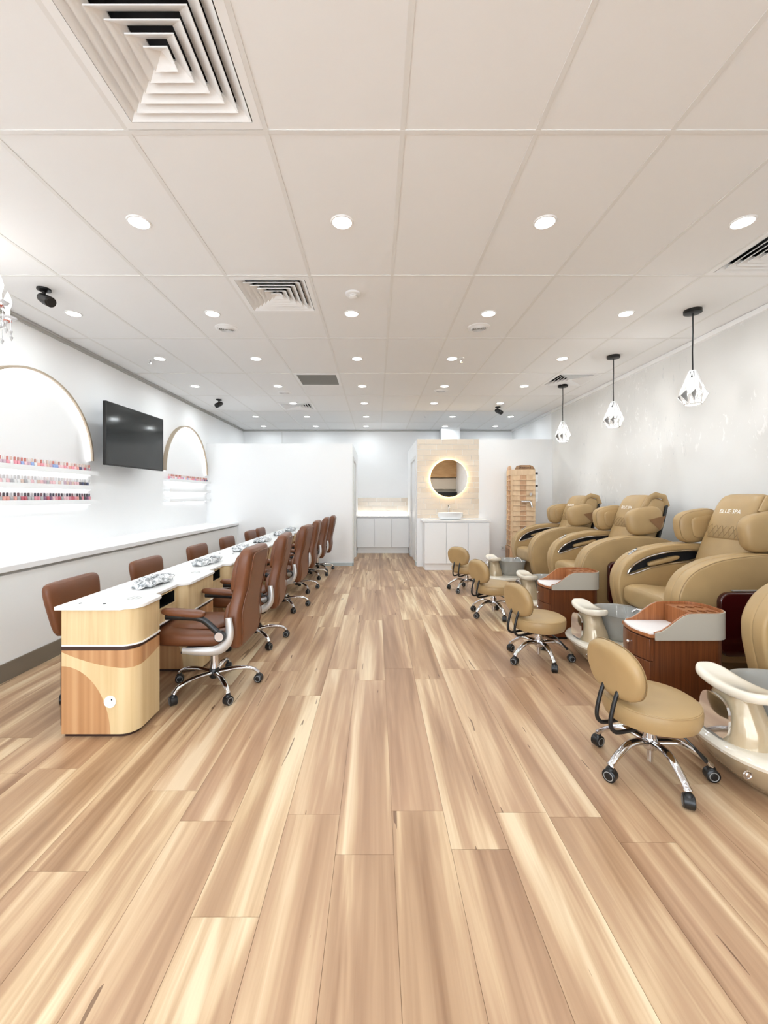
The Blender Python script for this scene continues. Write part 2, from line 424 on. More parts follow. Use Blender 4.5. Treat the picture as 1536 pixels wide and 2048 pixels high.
# low wall with ledge along the left wall
XLD = -2.62
lw = struct('wall_low', MB().box(XL, XLD, YF, YP + .03, 0, .745), 'low_wall', 'low white wall under the left ledge', 'wall')
struct('baseboard_left', MB().box(XLD, XLD + .012, YF, YP + .015, 0, .127), 'skirting', 'brown-grey skirting along the low left wall', 'baseboard')
tag(put('wall_ledge', MB().box(XL, XLD + .03, YF + .05, YP + .03, .77, .815), 'white_gloss', bevel=.004), 'long white ledge counter along the left wall', 'ledge')
struct('trim_4', MB().box(XL, XLD - .012, YF, YP, .745, .77), 'cornice_grey', 'grey shadow gap under the white ledge', 'trim')
# shopfront behind the camera (daylight comes in here) and a timber bulkhead wall beside it
mb = MB().box(XL - .1, 1.7, YF - .1, YF, 2.55, CEIL + .1).box(1.7, XR + .1, YF - .1, YF, 0, CEIL + .1)
struct('wall_front', mb, 'cream_panel', 'shopfront wall behind the viewer', 'wall')
sf = thing('shopfront_glazing', 'aluminium framed glass shopfront facing the street', 'window', (0, YF, 0))
fr = MB()
for x in (XL, -1.6, 0., 1.65): fr.box(x, x + .05, -.08, -.02, 0, 2.55)
fr.box(XL, 1.7, -.08, -.02, 0, .06).box(XL, 1.7, -.08, -.02, 2.49, 2.55)
put('frame', fr, 'aluminium', sf)
for x0, x1 in ((XL + .05, -1.6), (-1.55, 0), (.05, 1.65)): put('pane', MB().box(x0, x1, -.054, -.046, .06, 2.49), 'glass', sf)
bk = thing('timber_bulkhead', 'tan timber bulkhead with cream band on the front wall', 'bulkhead', (2.5, YF, 0))
put('panel', MB().box(-.7, .8, 0, .22, 2.1, CEIL - .01), 'tan_panel', bk, bevel=.004)
put('panel', MB().box(-.7, .8, 0, .14, 1.62, 2.06), 'cream_panel', bk, bevel=.004)
put('panel', MB().box(-.7, .8, 0, .30, 1.2, 1.5), 'black', bk, bevel=.004)
put('counter', MB().box(-.7, .8, 0, .5, 0, 1.1), 'tan_panel', bk, bevel=.004)
struct('ground_street', MB().box(-9, 9, -12, YF - .1, -.2, -.13), 'pavement', 'grey pavement outside the shopfront', 'ground')
pd = bpy.data.lights.new('daylight_portal', 'AREA'); pd.shape = 'RECTANGLE'; pd.size = 4.9; pd.size_y = 2.5
pd.cycles.is_portal = True
po = bpy.data.objects.new('daylight_portal', pd); COL.objects.link(po); po.location = (-.75, YF - .12, 1.27); po.rotation_euler = (PI / 2, 0, 0); 
po.rotation_euler = (-PI / 2, 0, PI)

# ceiling: slab, tiles, grid
GX = [XL, -2.93, -2.32, -1.71, -1.10, -.487, .118, .715, 1.31, 1.885, 2.39, 2.99, XR]
GY = [YF] + [.65 + 1.212 * k for k in range(-1, 8)] + [YB]
ce = struct('ceiling', MB().box(XL - .1, XR + .1, YF, YB + .1, CEIL + .14, CEIL + .2), 'dark_void', 'white suspended ceiling of large tiles', 'ceiling')
vents = {}      # (i, j) -> half of tile taken by a 0.6 m unit: (y0, y1)
def cell(x, y):
    i = max(k for k in range(len(GX) - 1) if GX[k] <= x); j = max(k for k in range(len(GY) - 1) if GY[k] <= y); return i, j
VENTS = [(-.793, 1.551, 'large square four-way air vent nearest the viewer at upper left'), (-.793, 3.385, 'square air vent over the aisle between the first downlight rows'),
         (-1.405, 7.52, 'small far square air vent left of the aisle'), (2.69, 5.81, 'square air vent beside the farthest pendant lamp'), (2.69, 2.764, 'square air vent cut by the right edge of the view')]
GRILLE = (-.793, 5.81)
for (x, y, *_) in VENTS + [GRILLE]: vents.setdefault(cell(x, y), []).append((y - .3, y + .3))
tiles = {}
def tile(x0, x1, y0, y1):
    w_, l_ = x1 - x0, y1 - y0
    if w_ < .02 or l_ < .03: return
    key = (round(w_, 3), round(l_, 3))
    if key not in tiles:
        me = MB().box(-w_ / 2, w_ / 2, -l_ / 2, l_ / 2, 0, .02).mesh('ceiling_tile'); me.materials.append(M['ceiling_tile']); tiles[key] = me
    o = bpy.data.objects.new('ceiling_tile', tiles[key]); COL.objects.link(o); o.parent = ce; o.location = ((x0 + x1) / 2, (y0 + y1) / 2, CEIL)
for i in range(len(GX) - 1):
    for j in range(len(GY) - 1):
        segs = [(GY[j], GY[j + 1])]
        for (a, b) in vents.get((i, j), []):
            n2 = []
            for (p, q) in segs:
                if b <= p or a >= q: n2.append((p, q)); continue
                if a > p: n2.append((p, a))
                if b < q: n2.append((b, q))
            segs = n2
        for (p, q) in segs: tile(GX[i] + .003, GX[i + 1] - .003, p + .003, q - .003)
for x in GX[1:-1]: put('grid_bar', MB().box(x - .011, x + .011, YF, YB, CEIL - .003, CEIL + .015), 'tbar', ce)
for y in GY[1:-1]: put('grid_bar', MB().box(XL, XR, y - .011, y + .011, CEIL - .0035, CEIL + .0155), 'tbar', ce)

# air vents
def frustum(a0, z0, a1, z1, t=.004):
    m_ = MB(); r0 = [(-a0, -a0, z0), (a0, -a0, z0), (a0, a0, z0), (-a0, a0, z0)]; r1 = [(-a1, -a1, z1), (a1, -a1, z1), (a1, a1, z1), (-a1, a1, z1)]
    r2 = [(x, y, z + t) for x, y, z in r1]; r3 = [(x, y, z + t) for x, y, z in r0]
    vs_ = r0 + r1 + r2 + r3; fs_ = []
    for q in range(4):
        for j in range(4): k = (j + 1) % 4; fs_.append((q * 4 + j, q * 4 + k, ((q + 1) % 4) * 4 + k, ((q + 1) % 4) * 4 + j))
    return m_.add(vs_, fs_)
vent0 = None
for (x, y, lb) in VENTS:
    if vent0 is None:
        vent0 = thing('air_vent', lb, 'air vent', (x, y, CEIL), 0, 'square ceiling air vents')
        fm = plate([rrect(-.297, -.297, .297, .297, .004, 1), rrect(-.262, -.262, .262, .262, .004, 1)], .004, 0, 'z', 0)
        put('frame', fm, 'white_paint', vent0)
        put('duct_box', MB().box(-.29, .29, -.29, .29, .115, .13).box(-.29, -.28, -.29, .29, .004, .12).box(.28, .29, -.29, .29, .004, .12).box(-.28, .28, -.29, -.28, .004, .12).box(-.28, .28, .28, .29, .004, .12), 'dark_void', vent0)
        for k in range(6):
            a = .262 - .043 * k
            put('blade', frustum(a - .004, -.006, a - .052, .030, .006), 'white_paint', vent0, angle=20)
    else: copy_thing(vent0, (x, y, CEIL), 0, lb)
rg = thing('return_grille', 'flat grey return-air grille set in ceiling', 'air grille', (GRILLE[0], GRILLE[1], CEIL))
put('frame', plate([rrect(-.297, -.297, .297, .297, .003, 1), rrect(-.262, -.25, .262, .25, .003, 1)], .004, 0, 'z', 0), 'white_paint', rg)
put('mesh', MB().box(-.262, .262, -.25, .25, .006, .012), 'grille_grey', rg)
for k in range(24): put('slat', MB().box(-.26, .26, -.245 + k * .0213, -.237 + k * .0213, -.001, .006), 'grille_grey', rg)

# downlights; the row nearest the shopfront is out of view, added for its light
dl0 = None
rows = [(.05, (-2.63, -1.41, -.21, .99, 2.17)), (1.25, (-2.63, -1.41, -.19, .95, 2.17)), (2.474, (-2.63, -1.396, -.20, .995, 2.16)), (3.708, (-2.67, -1.443, -.216, .993, 2.207)),
        (4.913, (-2.53, -1.404, -.22, .89, 2.18)), (6.13, (-2.64, -1.43, -.2, 1.0, 2.16)), (7.24, (-2.70, -1.43, -.2, 1.0, 2.14)),
        (8.45, (-2.42, -1.39, -.2, 1.54, 2.71)), (9.6, (-2.57, -1.38, -.23, 1.58, 2.73))]
for r, (y, xs) in enumerate(rows):
    for c, x in enumerate(xs):
        side = ['beside the left wall', 'second from the left wall', 'over the aisle', 'fourth from the left wall', 'nearest the right wall'][c]
        lb = 'round white recessed downlight %s, %s ceiling row from the shopfront' % (side, ORD[r])
        if dl0 is None:
            dl0 = thing('downlight', lb, 'downlight', (x, y, CEIL), 0, 'recessed ceiling downlights')
            put('trim_ring', MB().lathe([(.054, .0), (.056, -.006), (.064, -.006), (.068, -.001), (.068, .002)], 28, cap=False), 'white_gloss', dl0)
            put('lens', MB().lathe([(.001, -.007), (.055, -.005), (.055, .002)], 28), 'lamp', dl0)
            lamp('downlight_beam', 'AREA', (0, 0, -.012), dl0, DOWNLIGHT_W, (.86, .95, 1.0), .1, math.radians(170))
        else: copy_thing(dl0, (x, y, CEIL), 0, lb)

# ceiling speakers / smoke detector / sprinklers / cameras
sp0 = None
for (x, y, lb) in ((-1.434, 4.03, 'round ceiling speaker grille left of aisle, nearer one'), (.98, 4.01, 'round ceiling speaker grille right of aisle, nearer one'), (-1.42, 6.51, 'round ceiling speaker grille left of aisle, farther one'), (.99, 6.39, 'round ceiling speaker grille right of aisle, farther one')):
    if sp0 is None:
        sp0 = thing('ceiling_speaker', lb, 'speaker', (x, y, CEIL), 0, 'round ceiling speakers')
        put('rim', MB().lathe([(.075, -.004), (.085, -.012), (.105, -.006), (.108, .002)], 32, cap=False), 'white_paint', sp0)
        put('backing', MB().lathe([(.001, -.002), (.078, -.002), (.078, .002)], 32), 'cornice_grey', sp0)
        for k in range(4): put('ring_fin', MB().lathe([(.018 + .016 * k, -.016), (.021 + .016 * k, -.018), (.029 + .016 * k, -.004)], 28, cap=False), 'white_paint', sp0)
    else: copy_thing(sp0, (x, y, CEIL), 0, lb)
sd = thing('smoke_detector', 'small round white smoke detector on the ceiling', 'smoke detector', (-.183, 3.34, CEIL))
put('base', MB().lathe([(.06, 0), (.06, -.012), (.045, -.02)], 28), 'white_paint', sd); put('dome', MB().lathe([(.034, -.02), (.034, -.034), (.02, -.042)], 24), 'white_paint', sd)
put('sensor_slot', MB().lathe([(.0345, -.024), (.0345, -.029)], 24), 'cornice_grey', sd)
for (x, y, lb) in ((-2.66, 4.95, 'tiny sprinkler head beside the left row of downlights'), (1.0, 4.9, 'tiny sprinkler head beside the downlight right of the aisle'), (.98, 8.4, 'tiny sprinkler head at the far end of ceiling')):
    s_ = thing('sprinkler_head', lb, 'sprinkler', (x, y, CEIL), 0, 'sprinkler heads')
    put('escutcheon', MB().lathe([(.03, .002), (.028, -.006), (.012, -.008)], 16), 'white_paint', s_)
    put('nozzle', MB().cyl((0, 0, -.005), (0, 0, -.035), .007, 8).lathe([(.018, -.048), (.018, -.051)], 12).cyl((-.01, 0, -.03), (-.014, 0, -.049), .002, 6).cyl((.01, 0, -.03), (.014, 0, -.049), .002, 6), 'chrome', s_)
for (x, y, rz, lb) in ((-2.585, 3.27, .95, 'black dome-mounted security camera at upper left, nearest one'), (-2.61, 6.98, -.4, 'small black security camera on ceiling above far arch'), (2.19, 7.55, .3, 'small black security camera on ceiling at far right')):
    s_ = thing('security_camera', lb, 'camera', (x, y, CEIL), rz, 'black ceiling security cameras')
    put('mount', MB().lathe([(.048, 0), (.048, -.012), (.02, -.022)], 24), 'black_plastic', s_)
    put('neck', MB().tube([(0, 0, -.015), (.0, 0, -.05), (.01, -.01, -.07)], .013, 10), 'black_plastic', s_)
    put('camera_body', MB().tube([(.0, .055, -.05), (.0, .05, -.052), (.01, -.01, -.085), (.02, -.075, -.115), (.02, -.08, -.118)], [.02, .034, .04, .04, .036], 16), 'black_plastic', s_)
    put('camera_lens', MB().tube([(.0202, -.0795, -.1175), (.0205, -.083, -.119)], .026, 16), 'black', s_)

# ================================================================== LEFT WALL: arches, shelves, bottles, TV
def arch(yc, lb):
    t = thing('arch_light', lb, 'arch light', (XL, yc, 1.70))
    r, n = .77, 48
    def strip(r0, r1, x0, x1):
        rings = []
        for i in range(n + 1):
            a = PI * i / n; c_, s_ = math.cos(a), math.sin(a)
            rings.append([(x0, r0 * c_, r0 * s_), (x1, r0 * c_, r0 * s_), (x1, r1 * c_, r1 * s_), (x0, r1 * c_, r1 * s_)])
        return MB().loft(rings)
    put('timber_band', strip(r - .004, r + .016, .0, .055), 'arch_timber', t)
    put('led_strip', strip(r - .014, r - .005, .003, .03), 'led', t)
    return t
arch(3.90, 'large arched light strip on left wall at frame edge, above polish shelves')
arch(7.08, 'farther arched light strip on left wall, right of television')
pal = [('pale pink', (244, 190, 196)), ('rose pink', (232, 130, 146)), ('nude beige', (226, 190, 172)), ('white', (240, 238, 236)), ('red', (190, 60, 76)), ('coral', (236, 150, 134)),
       ('grey', (170, 168, 170)), ('plum', (110, 60, 96)), ('navy', (40, 48, 88)), ('black', (40, 34, 38)), ('sky blue', (130, 160, 220)), ('mauve', (196, 160, 176))]
bodym = MB().sup((0, 0, .022), (.0135, .0135, .022), .35, .35, 12, 6).mesh('glass_body'); bodym.materials.append(M['bottle'])
capm = MB().lathe([(.0085, .042), (.0085, .072), (.006, .075)], 10).mesh('cap'); capm.materials.append(M['cap'])
rb = random.Random(11)
def nth(k): return '%d%s' % (k, 'th' if 10 < k % 100 < 14 else {1: 'st', 2: 'nd', 3: 'rd'}.get(k % 10, 'th'))
def bottles(ya, yb, z, shelf, mix, dark_end, capcol):
    n = int((yb - ya) / .0365)
    for k in range(n):
        y = ya + .018 + k * .0365
        pool = mix if k < n - 5 else dark_end
        nm, c = pal[rb.choice(pool)]
        o = thing('nail_polish_bottle', '%s nail polish bottle, %s from right end of %s' % (nm, nth(n - k), shelf), 'bottle', (XL + .055, y, z), rb.uniform(-.2, .2), 'nail polish bottles on the %s' % shelf)
        b = bpy.data.objects.new('glass_body', bodym); COL.objects.link(b); b.parent = o; b.color = (*lin(tuple(.75 * v_ + 62 for v_ in c)), 1)
        cc = rb.choice(capcol); q = bpy.data.objects.new('cap', capm); COL.objects.link(q); q.parent = o; q.color = (*lin(cc), 1)
def shelves(ya, yb, which):
    for zz, nm in ((1.575, 'top'), (1.415, 'middle'), (1.262, 'bottom')):
        t = thing('wall_shelf', '%s white polish shelf under the %s arch' % (nm, which), 'shelf', (XL, (ya + yb) / 2, zz), 0, 'white polish shelves')
        h = (yb - ya) / 2
        put('board', MB().box(0, .10, -h, h, -.035, 0), 'white_gloss', t, bevel=.002)
        put('front_lip', MB().box(.10, .104, -h, h, -.038, .010), 'white_paint', t)
        put('led_strip', MB().box(.01, .03, -h + .02, h - .02, -.043, -.036), 'led_shelf', t)
        if which == 'nearer' or nm == 'top':
            mixd = {'top': ([0, 1, 2, 0, 3, 5, 10, 11, 1], [8, 6, 4, 11, 8], [(196, 120, 110), (214, 190, 178), (190, 140, 130), (230, 220, 214)]),
                    'middle': ([0, 3, 6, 2, 3, 11, 0], [8, 9, 8, 9, 3], [(200, 198, 198), (216, 206, 204), (228, 226, 224)]),
                    'bottom': ([1, 4, 5, 0, 7, 6, 1], [8, 7, 9, 1, 0], [(70, 60, 66), (60, 56, 72), (190, 186, 186), (120, 84, 90)])}[nm]
            bottles(ya + .04, yb - .04, zz + .0005, '%s shelf under the %s arch' % (nm, which), *mixd)
shelves(3.05, 4.68, 'nearer'); shelves(6.32, 7.86, 'farther')
tv = thing('television', 'black flat television mounted on the left wall between the arches', 'television', (-2.955, 5.2, 2.01), math.radians(-2.5))
put('cabinet', MB().box(-.035, 0, -.575, .575, -.355, .355), 'black', tv, bevel=.006)
put('screen', MB().box(0, .002, -.563, .563, -.338, .345), 'screen', tv)
put('bezel', plate([rrect(-.575, -.355, .575, .355, .006, 2), rrect(-.563, -.338, .563, .345, .003, 2)], .003, 0, 'x', .001), 'black', tv)
put('rear_housing', MB().box(-.075, -.034, -.38, .38, -.26, .1), 'black_plastic', tv, bevel=.01)
put('wall_bracket', MB().box(-.245, -.235, -.15, .15, -.2, .2).box(-.24, -.07, -.12, -.08, -.05, .05).box(-.24, -.07, .08, .12, -.05, .05), 'black_plastic', tv)

# chandelier at the left edge
ch = thing('chandelier', 'crystal chandelier hanging at the left edge of the view', 'chandelier', (-2.57, 2.55, 2.45))
put('stem', MB().tube([(0, 0, CEIL - 2.45), (0, 0, .2), (0, 0, .1), (0, 0, -.05), (0, 0, -.1)], [.008, .008, .03, .035, .01], 12), 'chrome', ch)
put('ceiling_rose', MB().lathe([(.06, CEIL - 2.45), (.05, CEIL - 2.47), (.012, CEIL - 2.49)], 20), 'chrome', ch)
for k in range(6):
    a = 2 * PI * k / 6 + .05; ca, sa = math.cos(a), math.sin(a)
    p = catmull([(.03, 0, .0), (.12, 0, -.06), (.22, 0, -.04), (.27, 0, .03)], 5, False)
    ar = put('arm', MB().tube([(q[0] * ca, q[0] * sa, q[2]) for q in p], .011, 8), 'crystal', ch)
    put('cup', MB().lathe([(.01, .02), (.045, .035), (.05, .045), (.02, .045)], 16, (.27 * ca, .27 * sa, 0)), 'crystal', ar)
    put('ring_trim', MB().lathe([(.022, .016), (.022, .021)], 12, (.27 * ca, .27 * sa, 0)), 'crystal_red', ar)
    put('candle_bulb', MB().lathe([(.012, .045), (.012, .1), (.02, .125), (.022, .15), (.012, .185), (.002, .21)], 12, (.27 * ca, .27 * sa, 0)), 'bulb', ch)
    for q in range(3):
        b = a + (q - 1) * .22; rr = .29 - .02 * abs(q - 1)
        put('crystal_drop', MB().cyl((rr * math.cos(b), rr * math.sin(b), .02), (rr * math.cos(b), rr * math.sin(b), -.045 - .02 * q), .0015, 5).lathe([(.001, -.045 - .02 * q), (.011, -.062 - .02 * q), (.001, -.088 - .02 * q)], 6, (rr * math.cos(b), rr * math.sin(b), 0)), 'crystal', ch)
    put('bead_chain', MB().tube([(q[0] * ca, q[0] * sa, q[2]) for q in catmull([(.03, 0, .3), (.12, 0, .16), (.26, 0, .08)], 5, False)], .006, 6), 'crystal', ch)
for k in range(4):
    b = .1 + PI / 2 * k; rr = .245
    put('crystal_pendant', MB().cyl((rr * math.cos(b), rr * math.sin(b), -.04), (rr * math.cos(b), rr * math.sin(b), -.17), .003, 6).lathe([(.002, -.16), (.018, -.195), (.002, -.235)], 8, (rr * math.cos(b), rr * math.sin(b), 0)), 'crystal', ch)
lamp('chandelier_glow', 'POINT', (0, 0, .2), ch, 2.5, (1, .97, .93), .2)

# ================================================================== REAR: tiles, vanity, mirror, kitchenette, tower, outlet
tilem = {}
def tiling(name, lb, x0, x1, z0, z1, y, tw, th, off):
    root = thing(name, lb, 'tiling', (x0, y, z0))
    put('grout_bed', MB().box(0, x1 - x0, -.004, 0, 0, z1 - z0), 'grout', root)
    r = 0; zt = z1
    while zt > z0 + .015:
        zb = max(zt - th, z0); xa = x0 - tw * off[r % len(off)]
        while xa < x1:
            a, b = max(xa, x0), min(xa + tw, x1)
            if b - a > .02:
                key = (round(b - a, 3), round(zt - zb, 3))
                if key not in tilem:
                    me = MB().box(.004, key[0] - .004, -.010, -.003, .004, key[1] - .004).mesh('tile'); me.materials.append(M['tile']); tilem[key] = me
                o = bpy.data.objects.new('tile', tilem[key]); COL.objects.link(o); o.parent = root; o.location = (a - x0, 0, zb - z0)
            xa += tw
        zt = zb; r += 1
    return root
YW = YP - .05                                            # front face of right partition
tiling('wall_tiling', 'beige brick-bond wall tiles behind the round mirror', .768, 1.925, .905, 2.385, YW, .298, .101, (.45, .78, .15, .62))
tiling('splashback_tiling', 'small beige tiled splashback over kitchenette counter', -.44, .763, .87, 1.285, YB, .298, .101, (.5, .15, .8, .35))
mr = thing('round_mirror', 'round backlit mirror with warm halo on beige tiles', 'mirror', (1.352, YW - .012, 1.645))
put('glass', MB().loft([[(.345 * math.cos(2 * PI * j / 64), y_, .345 * math.sin(2 * PI * j / 64)) for j in range(64)] for y_ in (-.045, -.04)]), 'mirror', mr)
put('backing', MB().loft([[(.31 * math.cos(2 * PI * j / 64), y_, .31 * math.sin(2 * PI * j / 64)) for j in range(64)] for y_ in (-.04, -.0)]), 'white_paint', mr)
put('led_ring', MB().torus((0, -.022, 0), .322, .009, 64, 8, 'y'), 'led_warm', mr)
def cabinet(name, lb, x0, x1, y0, y1, z1, kick, ndoor):
    t = thing(name, lb, 'cabinet', ((x0 + x1) / 2, (y0 + y1) / 2, 0)); W, D = (x1 - x0) / 2, (y1 - y0) / 2
    put('body', MB().box(-W, W, -D + .022, D, kick, z1), 'white_paint', t, bevel=.002)
    put('kickboard', MB().box(-W + .01, W - .01, -D + .05, D - .02, 0, kick), 'white_wall', t)
    dw = 2 * W / ndoor
    for k in range(ndoor): put('door', MB().box(-W + dw * k + .004, -W + dw * (k + 1) - .004, -D, -D + .02, kick + .004, z1 - .022), 'white_gloss', t, bevel=.002)
    return t
cabinet('vanity_cabinet', 'white three-door vanity cabinet under the round mirror', .862, 2.01, 7.42, YW, .862, .12, 3)
tag(put('vanity_countertop', MB().box(.83, 2.02, 7.405, YW, .862, .892), 'white_gloss', bevel=.003), 'white stone countertop on vanity cabinet', 'countertop')
cabinet('kitchenette_cabinet', 'white three-door kitchenette cabinet at corridor end', -.44, .763, 9.66, YB, .835, .14, 3)
tag(put('kitchenette_countertop', MB().box(-.442, .765, 9.64, YB, .835, .865), 'white_gloss', bevel=.003), 'white kitchenette countertop at corridor end', 'countertop')
tag(put('led_strip_light', MB().box(-.40, .72, YB - .06, YB - .035, .868, .888), 'led_kitchen'), 'bright light strip along kitchenette splashback', 'light strip')
bs = thing('vessel_basin', 'white oval vessel basin on vanity countertop', 'basin', (1.345, 7.62, .892))
put('bowl', MB().lathe([(.13, 0), (.19, .01), (.225, .06), (.235, .125), (.225, .13), (.212, .122), (.19, .05), (.1, .02), (.001, .018)], 40, sy=.72), 'ceramic', bs)
put('drain', MB().lathe([(.02, .02), (.02, .024)], 16), 'chrome', bs)
fc = thing('basin_tap', 'slim tall tap behind the vessel basin', 'tap', (1.35, 7.805, .892))
put('spout', MB().tube([(0, 0, 0), (0, 0, .20), (0, -.03, .235), (0, -.1, .235), (0, -.115, .21)], [.014, .012, .011, .010, .010], 12), 'chrome', fc)
put('lever', MB().box(-.008, .008, -.02, .05, .235, .25), 'black_plastic', fc, bevel=.003)
ou = thing('power_outlet', 'white double power outlet low on right partition', 'outlet', (2.39, YW - .001, .35))
put('plate', MB().box(-.06, .06, -.008, 0, -.04, .04), 'tbar', ou, bevel=.003)
for s in (-1, 1): put('socket', MB().box(s * .028 - .015, s * .028 + .015, -.0095, -.008, -.02, .012), 'cornice_grey', ou); 
# display tower
tw = thing('display_tower', 'tall slatted wooden display tower with carved crest beside the vanity', 'display stand', (2.58, 7.50, 0), math.radians(-7))
S = .205
put('plinth', MB().box(-S - .015, S + .015, -S - .015, S + .015, 0, .42), 'tower_wood_mid', tw, bevel=.004)
for s in (-1, 1):
    put('plinth_panel', MB().box(-S - .021, -S - .014, s * .10 - .07, s * .10 + .07, .06, .38), 'tower_wood_dark', tw, bevel=.003)
put('core', MB().box(-S + .02, S - .02, -S + .02, S - .02, .42, 1.70), 'tower_wood', tw)
put('top_board', MB().box(-S, S, -S, S, 1.68, 1.78), 'tower_wood', tw, bevel=.003)
for sx_, sy_ in ((-1, -1), (1, -1), (-1, 1), (1, 1)): put('corner_post', MB().box(sx_ * S - .02 * (sx_ + 1) / 1 + 0, sx_ * S + .02 * (1 - sx_), sy_ * S - .02 * (sy_ + 1), sy_ * S + .02 * (1 - sy_), .42, 1.68), 'tower_wood', tw, bevel=.002)
for k in range(14):
    z = .44 + k * .0885
    put('ledge_slat', MB().box(-S + .03, S - .0, -S - .012, -S + .02, z, z + .014), 'tower_wood', tw)
    put('ledge_slat', MB().box(-S - .012, -S + .02, -S + .03, S - .03, z, z + .014), 'tower_wood', tw)
    put('back_panel', MB().box(-S + .04, -.05, -S + .004, -S + .03, z + .014, z + .086), 'tower_wood', tw)
    put('back_panel', MB().box(-.045, .05, -S + .010, -S + .03, z + .014, z + .086), 'tower_wood_mid', tw)
    put('back_panel', MB().box(.055, S - .02, -S + .004, -S + .03, z + .014, z + .086), 'tower_wood', tw)
    put('back_panel', MB().box(-S + .008, -S + .03, -.05, .09, z + .014, z + .086), 'tower_wood_mid', tw)
cr = plate([[(-.14, 0), (.20, 0), (.165, .055), (.12, .075), (-.05, .075), (-.11, .06)]], .008, .002, 'y', 0)
c1 = put('crest', cr, 'tower_wood_dark', tw, (.0, -S + .01, 1.78))
tx = put('lettering', text_mesh('Diamond', .055, .001), 'text_dark', c1, (.03, -.0095, .032), (PI / 2, 0, 0))
put('crest', cr.copy(), 'tower_wood_mid', tw, (-S + .01, .03, 1.775), (0, 0, PI / 2 * 3))
put('tap_spout', MB().tube([(-.03, -S - .01, 1.22), (.10, -S - .06, 1.22), (.115, -S - .065, 1.21), (.135, -S - .07, 1.12)], [.022, .018, .016, .013], 10), 'chrome', tw)
put('tap_knob', MB().tube([(.135, -S + .01, 1.34), (.12, -S - .05, 1.35)], [.03, .024], 14), 'chrome', tw)
rc = random.Random(3)
for k in range(12):
    z = 1.22 + k * .043
    put('sample_chip', MB().box(S, S + .05, -S + .03, -S + .036, z, z + .033), rc.choice(['white_gloss', 'white_gloss', 'silver', 'black', 'white_paint']), tw)

